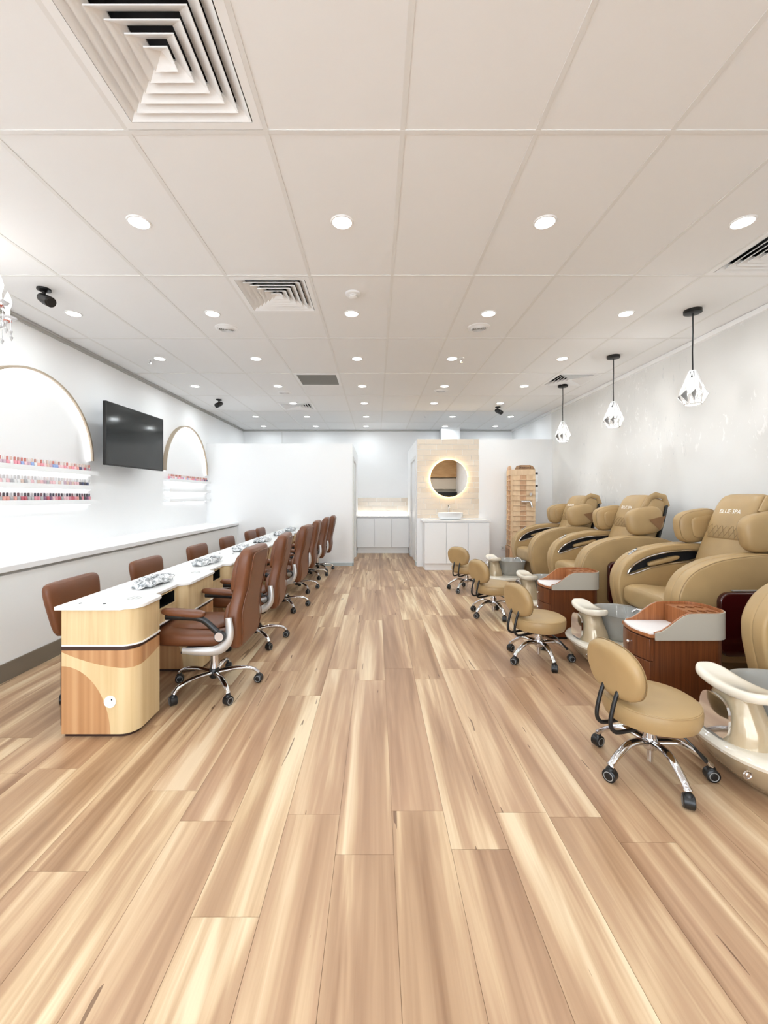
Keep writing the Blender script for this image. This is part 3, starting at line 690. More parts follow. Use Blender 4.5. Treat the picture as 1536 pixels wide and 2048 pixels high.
# ================================================================== MANICURE TABLES
TX0, TX1 = -1.70, -1.30
def table(y0, L, lb, st, peds):
    t = thing('manicure_table', lb, 'table', (TX0, y0, 0), 0, 'manicure tables in a row')
    W = TX1 - TX0; hw = .20; dip = .062
    edge = [(W - .09, 0)] + [(W - .09 + .09 * math.sin(a), .09 - .09 * math.cos(a)) for a in [PI / 2 * i / 8 for i in range(1, 9)]]
    for s in st:
        a, b = s - hw, s + hw
        edge += [(W, a - .02), (W - .006, a)] + [(W - dip * (1 - math.cos(PI * i / 6)) / 2, a + .06 * i / 6) for i in range(1, 7)]
        edge += [(W - dip * (1 + math.cos(PI * i / 6)) / 2, b - .06 + .06 * i / 6) for i in range(0, 6)] + [(W, b)]
    edge += [(W, L - .002)]
    apron = [(0, 0)] + edge + [(0, L - .002)]
    def grow(e): return [(x + (e if x > .1 else 0), y) for x, y in apron]
    put('table_top', MB().prism([(-.03, -.015)] + [(x + .014, y if y > .0 else -.015) for x, y in edge] + [(-.03, L - .002)], .690, .710), 'marble_top', t, bevel=.003)
    put('trim_line', MB().prism(grow(.006), .492, .500), 'white_paint', t)
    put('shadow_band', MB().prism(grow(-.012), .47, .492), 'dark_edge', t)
    # apron skin with real tray slots: below, above and between the slots
    def slab(ya, yb, z0, z1):
        pts = [(x, y) for x, y in edge if ya - 1e-6 <= y <= yb + 1e-6]
        if len(pts) < 2 or abs(pts[0][1] - ya) > 1e-4: pts = [(pts[0][0] if pts else W - dip, ya)] + pts
        if abs(pts[-1][1] - yb) > 1e-4: pts = pts + [(pts[-1][0], yb)]
        return MB().prism([(0, ya)] + pts + [(0, yb)], z0, z1)
    cuts = [(s - .125, s + .125) for s in st]
    put('apron', slab(0, cuts[0][0], .500, .690), 'maple', t)
    put('apron', slab(cuts[0][1], cuts[1][0], .500, .690), 'maple', t)
    put('apron', slab(cuts[1][1], L - .002, .500, .690), 'maple', t)
    for (a, b) in cuts:
        f = W - dip
        put('apron_rail', MB().box(0, f, a, b, .500, .595), 'maple', t); put('apron_rail', MB().box(0, f, a, b, .676, .690), 'maple', t)
        sl = put('tray_slot', MB().box(.02, .05, a, b, .595, .676), 'dark_void', t)
        put('slot_liner', MB().box(.05, f - .004, a, b, .595, .597).box(.05, f - .004, a, a + .002, .597, .676).box(.05, f - .004, b - .002, b, .597, .676).box(.05, f - .004, a + .002, b - .002, .674, .676), 'black', sl)
        fr = plate([rrect(a - .012, .588, b + .012, .683, .02, 4), rrect(a, .596, b, .675, .016, 4)], .003, .001, 'x', f + .002)
        put('slot_frame', fr, 'maple', sl)
    # pedestals
    def pedestal(ya, yb, rnd_near, rnd_far):
        o = put('pedestal', MB().prism(rrect(0, 0, W - .004, yb - ya, min(.085, (yb - ya) * .45), 8, (rnd_near, rnd_far, 0, 0)), .018, .470), 'swoosh', t, (0, ya, 0))
        put('toe_board', MB().prism(rrect(.012, .012, W - .02, yb - ya - .012, min(.07, (yb - ya) * .3), 6, (rnd_near, rnd_far, 0, 0)), 0, .018), 'dark_edge', o)
        put('side_panel', MB().box(-.012, 0, .01, yb - ya - .01, .06, .46), 'dark_edge', o)
        return o
    for (a, b) in peds: pedestal(a, b, 1, 1 if .1 < a and b < L - .1 else 0)
    put('round_cover', MB().tube([(.265, -.0005, .195), (.265, -.007, .195)], .032, 24), 'white_gloss', t)
    put('round_cover_dot', MB().tube([(.275, -.007, .207), (.275, -.008, .207)], .004, 8), 'black', t)
    for s in st:
        g_ = put('vent_ring', MB().torus((W - .11, s - .27, .7105), .035, .002, 24, 5), 'silver', t)
        put('vent_fin', MB().box(W - .14, W - .08, s - .272, s - .268, .710, .7115).box(W - .112, W - .108, s - .30, s - .24, .710, .7117), 'silver', g_)
    put('grommet', MB().lathe([(.008, .710), (.008, .712)], 12, (.06, .06, 0)), 'black', t); put('grommet', MB().lathe([(.008, .710), (.008, .712)], 12, (.2, .05, 0)), 'black', t)
    return t
TL = 2.08
tb = table(2.27, TL, 'nearest maple manicure table with brown swoosh end panel', (.45, 1.28), ((0, .26), (.86, 1.16), (1.80, TL - .002)))
copy_thing(tb, (TX0, 2.27 + TL, 0), 0, 'middle maple manicure table of the row of three')
table(2.27 + 2 * TL, 1.44, 'farthest maple manicure table, ending at the white partition', (.40, 1.06), ((0, .095), (.63, .69), (1.27, 1.438)))
# plastic-wrapped nail lamps on the tables
def crumple(seed):
    rr = random.Random(seed); m_ = MB(); m_.sup((0, 0, .026), (.075, .18, .026), .8, .7, 26, 12)
    m_.v = [(x + rr.uniform(-.010, .010), y + rr.uniform(-.012, .012), max(0, z + rr.uniform(-.010, .010) + .012 * math.sin(y * 40) * math.cos(x * 50))) for x, y, z in m_.v]
    return m_
for k, y in enumerate([2.84, 3.73, 4.66, 5.56, 6.52, 7.38]):
    o = thing('nail_lamp', 'grey nail lamp in clear plastic wrap on the tables, %s from the viewer' % ORD[k], 'nail lamp', (-1.50, y, .710), random.uniform(-.25, .25), 'plastic-wrapped nail lamps')
    put('plastic_wrap', crumple(k), 'wrap', o, angle=25)
    put('lamp_body', MB().sup((0, -.01, .018), (.055, .11, .017), .4, .4, 16, 8), 'grey_ring', o)

# ================================================================== OFFICE CHAIRS
def star_base(t, r, hub_z, hub_r, a0, arm_m, hub_m, tip_z=.075, thick=.016, arch_h=.03):
    put('hub', MB().lathe([(hub_r * .8, hub_z - .03), (hub_r, hub_z - .02), (hub_r, hub_z + .02), (hub_r * .8, hub_z + .035)], 16), hub_m, t)
    for k in range(5):
        a = a0 + 2 * PI * k / 5; ca, sa = math.cos(a), math.sin(a)
        pr = catmull([(hub_r * .6, 0, hub_z + .005), (r * .5, 0, hub_z + .005 + arch_h * .3), (r * .85, 0, tip_z + .02 + arch_h * .2), (r, 0, tip_z - .008)], 5, False)
        n_ = len(pr); R_ = [thick * (1.15 - .35 * i / n_) for i in range(n_)]; R_[-2] = thick * 1.05; R_[-1] = thick * .95
        leg = put('base_leg', MB().tube([(p[0] * ca, p[0] * sa, p[2]) for p in pr], R_, 10, .8), arm_m, t)
        cx, cy = r * ca, r * sa; wr = .029; b = a + 1.1 + .6 * k
        dx, dy = math.cos(b), math.sin(b)
        cs = put('caster', MB().tube([(cx - dx * .022, cy - dy * .022, wr), (cx - dx * .018, cy - dy * .018, wr), (cx + dx * .018, cy + dy * .018, wr), (cx + dx * .022, cy + dy * .022, wr)], [wr - .005, wr, wr, wr - .005], 18).cyl((cx, cy, .03), (cx, cy, tip_z), .008, 8).sup((cx, cy, wr + .012), (.020, .020, .026), .7, 1, 12, 8), 'black_plastic', t)
        rg_ = MB()
        for s in (-1, 1):
            ax = Vector((dx, dy, 0)); cc = Vector((cx, cy, wr)) + ax * (s * .0205); u = Vector((-dy, dx, 0)); v = Vector((0, 0, 1))
            ring = [cc + (u * math.cos(2 * PI * i / 16) + v * math.sin(2 * PI * i / 16)) * .019 for i in range(16)]
            rg_.tube(ring + [ring[0]], .0026, 5)
        put('wheel_ring', rg_, 'grey_ring', cs)

def spath(pts, n): return catmull(pts, n, False)
def make_office_chair(lb):
    # local frame: faces -X (towards the tables), width along Y
    t = thing('office_chair', lb, 'chair', (0, 0, 0), 0, 'brown office chairs along the aisle')
    star_base(t, .29, .105, .035, .35, 'chrome', 'black_plastic', thick=.017)
    put('gas_column', MB().lathe([(.026, .12), (.026, .24), (.018, .24), (.018, .32)], 16), 'chrome', t)
    put('mechanism', MB().box(-.14, .10, -.08, .08, .30, .345), 'black_plastic', t, bevel=.01)
    rings = []                                                    # seat: rounded slab lofted along depth
    for (x, w_, zb, zt) in ((-.345, .19, .385, .43), (-.335, .225, .355, .455), (-.28, .245, .345, .475), (-.12, .25, .345, .465), (.06, .245, .345, .455), (.17, .23, .35, .46), (.20, .20, .36, .44)):
        n = 24; h = (zt - zb) / 2; c = (zt + zb) / 2; ring = []
        for j in range(n):
            th = 2 * PI * j / n; cx, sx = math.cos(th), math.sin(th)
            ring.append((x, w_ * math.copysign(abs(cx) ** .45, cx), c + h * math.copysign(abs(sx) ** .6, sx)))
        rings.append(ring)
    put('seat', MB().loft(rings), 'brown', t, subd=1)
    put('seat_cushion', MB().sup((-.07, 0, .460), (.20, .18, .026), .8, .5, 28, 8), 'brown', t)
    # backrest: sections up a leaning path
    def back(off, prof, mname, nm, sub=1, ex=.5):
        rings = []
        for (z, x, w_, th_) in prof:
            ring = []; n = 28
            for j in range(n):
                a = 2 * PI * j / n; ca, sa = math.cos(a), math.sin(a)
                ring.append((x + off + th_ * math.copysign(abs(sa) ** .55, sa), w_ * math.copysign(abs(ca) ** .38, ca), z))
            rings.append(ring)
        return put(nm, MB().loft(rings), mname, t, subd=sub)
    back(0, [(.325, .200, .13, .02), (.335, .205, .19, .035), (.37, .208, .215, .05), (.46, .205, .235, .055), (.56, .205, .235, .05), (.64, .22, .212, .048), (.70, .235, .20, .05), (.80, .252, .212, .052), (.89, .268, .217, .052), (.945, .277, .21, .048), (.968, .281, .19, .035), (.975, .283, .15, .015)], 'brown', 'backrest')
    back(-.04, [(.47, .198, .15, .012), (.48, .198, .19, .028), (.54, .197, .2, .034), (.60, .205, .18, .03), (.625, .212, .15, .012)], 'brown', 'lumbar_pad')
    back(-.04, [(.68, .225, .15, .010), (.69, .228, .18, .026), (.80, .247, .195, .034), (.90, .264, .19, .03), (.935, .27, .16, .010)], 'brown', 'headrest_pad')
    seam = [(.262 + .0 * z, s, z) for s, z in []]
    pts = [(.245, -.175, .36), (.262, -.19, .46), (.258, -.192, .56), (.272, -.172, .66), (.290, -.166, .72), (.308, -.175, .82), (.322, -.178, .9), (.326, -.168, .93), (.327, -.13, .938), (.327, 0, .942)]
    pts = pts + [(x, -y, z) for x, y, z in reversed(pts[:-1])]
    put('seam_piping', MB().tube(catmull(pts, 4, False), .0035, 6), 'brown', t)
    for s in (-1, 1):
        y = s * .285
        a = put('armrest_pad', MB().sup((-.075, y, .590), (.135, .034, .022), .6, .55, 24, 10, Matrix.Rotation(math.radians(4), 3, 'Y')), 'brown', t)
        put('arm_link', MB().tube(catmull([(-.185, y, .566), (-.06, y, .563), (.04, y, .55), (.12, y, .485), (.155, y, .452)], 5, False), [.014] * 20 + [.018], 10, 1.4), 'black_plastic', t)
        J = catmull([(.198, y - s * .012, .555), (.205, y - s * .012, .47), (.185, y - s * .012, .40), (.12, y - s * .012, .355), (.0, y - s * .014, .347), (-.09, y - s * .02, .350)], 6, False)
        n_ = len(J); put('side_bracket', MB().tube(J, [.020 + .010 * math.sin(PI * min(1, i / n_ * 1.1)) for i in range(n_)], 12, .62), 'silver', t)
        put('pivot_disc', MB().cyl((.155, y + s * .002, .452), (.155, y + s * .024, .452), .034, 24), 'black_plastic', t)
        put('pivot_cap', MB().cyl((.155, y + s * .024, .452), (.155, y + s * .030, .452), .027, 24), 'chrome', t)
        put('bracket_foot', MB().box(-.10, .04, min(y - s * .014, s * .1), max(y - s * .014, s * .1), .333, .345), 'black_plastic', t)
    return t
names = ['nearest the viewer', 'second from the viewer', 'third from the viewer', 'fourth from the viewer', 'fifth from the viewer', 'farthest from the viewer']
spots = [(-1.10, 2.86, -.02), (-1.10, 3.79, .05), (-1.09, 4.93, -.05), (-1.10, 5.86, .03), (-1.08, 6.80, .03), (-1.04, 7.42, .04)]
oc0 = None
for k, (x, y, rz) in enumerate(spots):
    lb = 'brown leather high-back office chair on the aisle side of tables, %s' % names[k]
    if oc0 is None: oc0 = make_office_chair(lb); oc0.location = (x, y, 0); oc0.rotation_euler = (0, 0, rz)
    else: copy_thing(oc0, (x, y, 0), rz, lb)
# client chairs on the wall side (face +X)
def make_client_chair(lb):
    t = thing('client_chair', lb, 'chair', (0, 0, 0), 0, 'low brown client chairs by the wall')
    star_base(t, .25, .10, .03, .2, 'chrome', 'chrome', thick=.015)
    put('gas_column', MB().lathe([(.024, .11), (.024, .22), (.017, .22), (.017, .36)], 14), 'chrome', t)
    put('seat', MB().sup((-.02, 0, .40), (.20, .20, .055), .45, .45, 28, 10), 'brown', t)
    rings = []
    for (z, x, w_, th_) in ((.41, -.20, .17, .02), (.43, -.205, .20, .035), (.55, -.22, .225, .04), (.66, -.235, .245, .04), (.72, -.243, .25, .038), (.75, -.247, .235, .03), (.76, -.248, .20, .012)):
        rings.append([(x + th_ * math.copysign(abs(math.sin(a)) ** .6, math.sin(a)), w_ * math.copysign(abs(math.cos(a)) ** .4, math.cos(a)), z) for a in [2 * PI * j / 24 for j in range(24)]])
    put('backrest', MB().loft(rings), 'brown', t, subd=1)
    put('back_bar', MB().tube([(0, 0, .35), (-.19, 0, .35), (-.24, 0, .40), (-.25, 0, .52)], .014, 8), 'black_plastic', t)
    return t
cc0 = None
for k, y in enumerate([2.83, 3.74, 4.80, 5.76, 6.82, 7.42]):
    lb = 'low brown leather client chair between tables and left ledge, %s' % names[k]
    if cc0 is None: cc0 = make_client_chair(lb); cc0.location = (-1.80, y, 0)
    else: copy_thing(cc0, (-1.80, y, 0), 0, lb)

# ================================================================== TAN STOOLS
def make_stool(lb):
    # faces +X; backrest on -X side
    t = thing('pedicure_stool', lb, 'stool', (0, 0, 0), 0, 'tan rolling pedicure stools')
    star_base(t, .245, .135, .033, math.radians(-100), 'chrome', 'chrome', thick=.018, arch_h=.035)
    put('gas_column', MB().lathe([(.03, .12), (.03, .20), (.02, .20), (.02, .26)], 18).lathe([(.014, .045), (.014, .12)], 12), 'chrome', t)
    put('seat_plate', MB().box(-.09, .09, -.08, .08, .242, .254), 'black_plastic', t)
    put('seat', MB().lathe([(.001, .252), (.17, .252), (.192, .262), (.203, .29), (.205, .325), (.198, .348), (.175, .362), (.10, .368), (.001, .369)], 40), 'tan', t)
    put('seat_seam', MB().torus((0, 0, .343), .2005, .0025, 48, 6), 'tan', t)
    # backrest pad: thick rounded plate, taller in the middle, lofted across its thickness
    ol = catmull([(-.17, .075), (-.15, .155), (-.07, .205), (.07, .205), (.15, .155), (.17, .075), (.135, -.01), (.05, -.045), (-.05, -.045), (-.135, -.01)], 6)
    rings = []
    for (d, s_) in ((-.036, .62), (-.034, .82), (-.024, .94), (-.006, 1.0), (.012, .985), (.026, .92), (.034, .80), (.037, .6)):
        rings.append([Vector((d - .12 * (p[0] ** 2) * -2.2, p[0] * s_, .08 + (p[1] - .08) * s_)) for p in ol])
    rot = Matrix.Rotation(math.radians(-9), 3, 'Y')
    rings = [[rot @ p + Vector((-.185, 0, .415)) for p in r] for r in rings]
    put('backrest', MB().loft(rings), 'tan', t, angle=60, subd=1)
    sm = [rot @ Vector((.016 + .264 * p[0] ** 2, p[0] * .985, .08 + (p[1] - .08) * .985)) + Vector((-.185, 0, .415)) for p in ol]
    put('backrest_seam', MB().tube(sm + [sm[0]], .0025, 6), 'tan_dark', t)
    for s in (-1, 1):
        put('back_bar', MB().tube(catmull([(-.19, s * .045, .45), (-.225, s * .045, .38), (-.25, s * .045, .28), (-.235, s * .045, .235), (-.19, s * .045, .225), (-.06, s * .045, .238)], 5, False), .0095, 10), 'black', t)
    put('lever', MB().tube([(.02, -.02, .24), (.09, -.10, .20), (.115, -.125, .165)], .005, 8), 'black_plastic', t)
    put('lever_paddle', MB().tube([(.112, -.122, .168), (.14, -.155, .125), (.142, -.157, .12)], [.010, .018, .014], 8, .5), 'black_plastic', t)
    return t
st0 = None
for k, (x, y, rz) in enumerate([(1.305, 2.0, .18), (1.30, 3.36, .28), (1.29, 4.62, .38), (1.26, 5.85, .75)]):
    lb = 'tan leather rolling pedicure stool with backrest, %s' % ['nearest the viewer', 'second from the viewer', 'third from the viewer', 'farthest, in front of the vanity'][k]
    if st0 is None: st0 = make_stool(lb); st0.location = (x, y, 0); st0.rotation_euler = (0, 0, rz)
    else: copy_thing(st0, (x, y, 0), rz, lb)

# ================================================================== PEDICURE CHAIRS
OX = 2.5
def P(pts): return [(x - OX, z) for x, z in pts]
def make_pedicure(lb):
    t = thing('pedicure_chair', lb, 'spa chair', (0, 0, 0), 0, 'tan pedicure spa chairs along the right wall')
    arm_ol = [(p[0], p[1]) for p in catmull([(q[0], q[1], 0) for q in P([(1.985, .42), (1.965, .56), (1.985, .67), (2.06, .775), (2.20, .85), (2.38, .89), (2.58, .905), (2.78, .885), (2.95, .82), (3.07, .70), (3.10, .5), (3.08, .3), (2.95, .18), (2.6, .16), (2.2, .17), (2.04, .25)])], 5)]
    hole = [(p[0], p[1]) for p in catmull([(q[0], q[1], 0) for q in P([(2.045, .655), (2.10, .725), (2.22, .79), (2.38, .83), (2.55, .845), (2.68, .835), (2.70, .79), (2.60, .755), (2.42, .735), (2.25, .70), (2.12, .655), (2.06, .64)])], 5)]
    hc = (sum(p[0] for p in hole) / len(hole), sum(p[1] for p in hole) / len(hole)); hole_big = [(hc[0] + (x - hc[0]) * 1.04, hc[1] + (z - hc[1]) * 1.12) for x, z in hole]
    for s in (-1, 1):
        out = plate([arm_ol], .045, .022, 'y', s * .385, 4, 60)
        a = put('armrest', out, 'tan', t)
        inn = plate([arm_ol, hole], .040, .016, 'y', s * .315, 4, 60)
        put('inner_panel', inn, 'tan', a)
        put('outer_seam', MB().tube([(x * .985 + .0, s * .424, z * .985 + .006) for x, z in arm_ol[6:52]], .003, 6), 'tan_dark', a)
        sl = put('tunnel_shade_plate', plate([[(.045 + x * .93 if False else x, z) for x, z in hole_big]], .003, 0, 'y', s * .336), 'dark_void', t)  # thin dark plate standing in for the shade inside the forearm opening
        hr = [(x, s * .277, z) for x, z in hole]
        put('chrome_rim', MB().tube(hr + [hr[0]], .0075, 8), 'chrome', t)
        put('forearm_pad', MB().sup((2.36 - OX, s * .300, .755), (.14, .030, .020), .6, .6, 24, 10, Matrix.Rotation(math.radians(-14), 3, 'Y')), 'tan', t)
        if s > 0:
            put('control_panel', MB().box(-.045, .045, -.016, .016, 0, .004), 'silver', t, (2.13 - OX, s * .355, .822), (0, math.radians(-36), 0), bevel=.003)
            for q in range(4): put('button', MB().box(-.006, .006, -.008, .008, .004, .006), 'black', t, (2.10 + .022 * q - OX, s * .355, .8 + .016 * q), (0, math.radians(-36), 0))
        pn = plate([rrect(2.22 - OX, .22, 2.78 - OX, .655, .07, 6)], .022, .014, 'y', s * .452, 3, 60)
        put('side_shell', pn, 'maroon', t); put('shell_handle', MB().box(2.32 - OX, 2.52 - OX, s * .435, s * .458, .660, .668), 'silver', t, bevel=.002)
    # base body under the seat; the darker tan paints in the shade there
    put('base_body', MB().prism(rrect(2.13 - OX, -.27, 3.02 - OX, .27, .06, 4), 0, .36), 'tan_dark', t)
    # seat
    rings = []
    for (x, zb, zt, w_) in ((1.985, .44, .53, .25), (1.995, .41, .565, .265), (2.04, .385, .585, .27), (2.15, .37, .58, .27), (2.4, .36, .545, .27), (2.62, .36, .53, .27), (2.66, .38, .50, .25)):
        c = (zb + zt) / 2; h = (zt - zb) / 2
        rings.append([(x - OX, w_ * math.copysign(abs(math.cos(a)) ** .35, math.cos(a)), c + h * math.copysign(abs(math.sin(a)) ** .6, math.sin(a))) for a in [2 * PI * j / 28 for j in range(28)]])
    put('seat', MB().loft(rings), 'tan', t, subd=1)
    # backrest
    def back(prof, nm, m_, n=32, ey=.42, ex=.6, sub=1):
        rings = []
        for (x, z, w_, th_) in prof:
            rings.append([(x - OX + th_ * math.copysign(abs(math.sin(a)) ** ex, math.sin(a)), w_ * math.copysign(abs(math.cos(a)) ** ey, math.cos(a)), z + .35 * th_ * -math.copysign(abs(math.sin(a)) ** ex, math.sin(a))) for a in [2 * PI * j / n for j in range(n)]])
        return put(nm, MB().loft(rings), m_, t, subd=sub)
    back([(2.59, .40, .22, .06), (2.60, .45, .265, .10), (2.655, .65, .285, .12), (2.735, .88, .275, .125), (2.80, 1.05, .255, .125), (2.86, 1.2, .245, .12), (2.895, 1.275, .225, .095), (2.905, 1.295, .19, .05)], 'backrest', 'tan')
    back([(2.555, .52, .06, .02), (2.56, .54, .10, .035), (2.61, .72, .105, .04), (2.665, .9, .105, .035), (2.68, .93, .09, .02)], 'centre_panel', 'tan')
    for s in (-1, 1):
        rr = []
        for (x, z, w_) in ((2.565, .54, .03), (2.57, .56, .06), (2.625, .74, .065), (2.685, .92, .055), (2.70, .95, .03)):
            rr.append([(x - OX + .045 * math.sin(a), s * .19 + w_ * math.cos(a), z) for a in [2 * PI * j / 16 for j in range(16)]])
        put('back_bolster', MB().loft(rr), 'tan', t, subd=1)
    hp = back([(2.665, .945, .17, .02), (2.665, .955, .19, .045), (2.69, 1.03, .20, .062), (2.735, 1.14, .20, .065), (2.785, 1.24, .195, .07), (2.83, 1.295, .185, .07), (2.87, 1.315, .16, .04)], 'headrest_pad', 'tan')
    put('head_strap', MB().tube([(2.735 - OX, -.215, 1.18), (2.79 - OX, -.215, 1.285), (2.86 - OX, -.215, 1.322), (2.95 - OX, -.21, 1.30), (2.99 - OX, -.2, 1.2)], .02, 10, 1.6), 'tan', t)
    put('back_shell', MB().loft([[(x - OX + .03 * math.sin(a), w_ * math.copysign(abs(math.cos(a)) ** .4, math.cos(a)), z) for a in [2 * PI * j / 24 for j in range(24)]] for (x, z, w_) in ((2.79, .55, .24), (2.85, .8, .265), (2.93, 1.05, .25), (2.975, 1.2, .23), (2.985, 1.26, .2))]), 'black', t)
    al = math.radians(23)
    mt = Matrix(((0, math.sin(al), -math.cos(al)), (-1, 0, 0), (0, math.cos(al), math.sin(al))))
    tx = put('lettering', text_mesh('BLUE SPA', .047, .0015), 'text_white', t, (2.682 - OX, 0, 1.185)); tx.rotation_euler = mt.to_euler()
    # stitched diamond quilting on the head pad
    q = MB()
    for k in range(-3, 4):
        for sg in (-1, 1):
            q.tube([(2.608 - OX, k * .05 - sg * .03, .985), (2.632 - OX, k * .05 + sg * .012, 1.06), (2.662 - OX, k * .05 + sg * .04, 1.11)], .0016, 5)
    put('quilting', q, 'tan_dark', hp)
    for s in (-1, 1):
        rot = Matrix.Rotation(math.radians(-10), 3, 'Y')
        e = put('side_cushion', MB().sup((2.665 - OX, s * .325, 1.055), (.185, .066, .140), .62, .62, 32, 14, rot), 'tan', t)
        put('cushion_panel', MB().sup((2.68 - OX, s * .265, 1.05), (.105, .018, .09), .5, .5, 24, 8, rot), 'tan', e)
        put('cushion_seam', MB().tube([rot @ Vector((.172 * math.copysign(abs(math.cos(a)) ** .62, math.cos(a)), 0, .128 * math.copysign(abs(math.sin(a)) ** .62, math.sin(a)))) + Vector((2.665 - OX, s * .285, 1.055)) for a in [2 * PI * j / 40 for j in range(41)]], .003, 6), 'tan_dark', e)
        put('cushion_gusset', MB().add([(2.67 - OX, s * .397, 1.07), (2.85 - OX, s * .385, 1.11), (2.87 - OX, s * .30, 1.04), (2.79 - OX, s * .388, .96), (2.80 - OX, s * .30, 1.0)], [(0, 1, 3), (1, 2, 4, 3), (0, 3, 4), (0, 4, 2, 1)]), 'brown_fin', e)
    return t
def make_basin(lb):
    # foot spa in front of a chair; local x = world X - OX
    t = thing('foot_spa', lb, 'foot spa', (0, 0, 0), 0, 'pearl foot spas in front of the chairs')
    def ring(x0, x1, wy, z, n=40):
        out = []
        for j in range(n):
            a = 2 * PI * j / n; c, s = math.cos(a), math.sin(a)
            e = .75 if c > 0 else .9
            out.append(((x0 + x1) / 2 - OX + (x1 - x0) / 2 * math.copysign(abs(c) ** e, c), wy * math.copysign(abs(s) ** .8, s), z))
        return out
    put('tub_base', MB().loft([ring(1.72, 2.12, .20, 0), ring(1.66, 2.12, .245, .012), ring(1.60, 2.12, .285, .07), ring(1.55, 2.12, .315, .145), ring(1.54, 2.12, .32, .165)]), 'pearl', t, angle=50)
    put('tub_rim', MB().loft([ring(1.537, 2.12, .322, .163), ring(1.532, 2.12, .325, .178), ring(1.545, 2.12, .316, .195), ring(1.585, 2.12, .28, .198)]), 'pearl_light', t, angle=50)
    put('jet_cap', MB().torus((1.585 - OX, -.17, .115), .017, .004, 20, 6, 'y').sup((1.585 - OX, -.17, .115), (.012, .006, .012), 1, 1, 12, 6), 'chrome', t)
    put('neck', MB().loft([ring(1.575, 1.80, .155, .19), ring(1.585, 1.78, .15, .27), ring(1.60, 1.76, .12, .33), ring(1.61, 1.75, .085, .395)]), 'pearl', t, angle=50)
    put('chrome_plate', MB().loft([[(1.565 - OX + d + .03 * (z - .22) + .9 * (y * y), y, z) for (y, z) in [(w_ * math.cos(a), .285 + (.105 if math.sin(a) > 0 else .095) * math.copysign(abs(math.sin(a)) ** .6, math.sin(a))) for w_, a in [(.085, 2 * PI * j / 24) for j in range(24)]]] for d in (0, .012)]), 'chrome', t, angle=50)
    # saddle-shaped footrest
    rings = []
    for i in range(15):
        y = -.195 + .39 * i / 14; f = abs(y) / .195; sh = (1 - f ** 6) ** .5 if f < 1 else 0.0
        sh = max(sh, .35); wx = .082 * sh; zt = .425 + .030 * f ** 2; th = .020 + .012 * sh
        rr = []
        for j in range(20):
            a = 2 * PI * j / 20; c, s = math.cos(a), math.sin(a)
            dz = th * math.copysign(abs(s) ** .7, s)
            if s > 0: dz -= .012 * max(0, 1 - (c / .75) ** 2) * sh
            rr.append((1.675 - OX + wx * math.copysign(abs(c) ** .8, c), y, zt - .01 + dz))
        rings.append(rr)
    put('footrest', MB().loft(rings), 'pearl_light', t, angle=60, subd=1)
    put('bowl', MB().loft([ring(1.80, 2.06, .12, .195), ring(1.77, 2.09, .165, .25), ring(1.755, 2.105, .20, .34), ring(1.74, 2.12, .225, .395), ring(1.73, 2.13, .235, .405), ring(1.755, 2.105, .21, .40), ring(1.775, 2.09, .185, .33), ring(1.80, 2.06, .13, .24), ring(1.86, 2.0, .05, .235)]), 'bowl', t, angle=60)
    put('spout', MB().tube([(2.02 - OX, -.19, .40), (2.0 - OX, -.17, .45), (1.96 - OX, -.14, .455), (1.94 - OX, -.12, .43)], .010, 8), 'chrome', t)
    return t
pc0 = fs0 = None
for k, y in enumerate([1.96, 3.30, 4.66, 6.0]):
    who = ['nearest, cut by the right edge', 'second from the viewer', 'third from the viewer', 'farthest, beside the display tower'][k]
    la, lb = 'tan leather pedicure massage chair, %s' % who, 'champagne foot spa with footrest and grey bowl, %s' % who
    if pc0 is None:
        pc0 = make_pedicure(la); pc0.location = (OX + .1, y, 0); fs0 = make_basin(lb); fs0.location = (OX, y, 0)
    else: copy_thing(pc0, (OX + .1, y, 0), 0, la); copy_thing(fs0, (OX, y, 0), 0, lb)

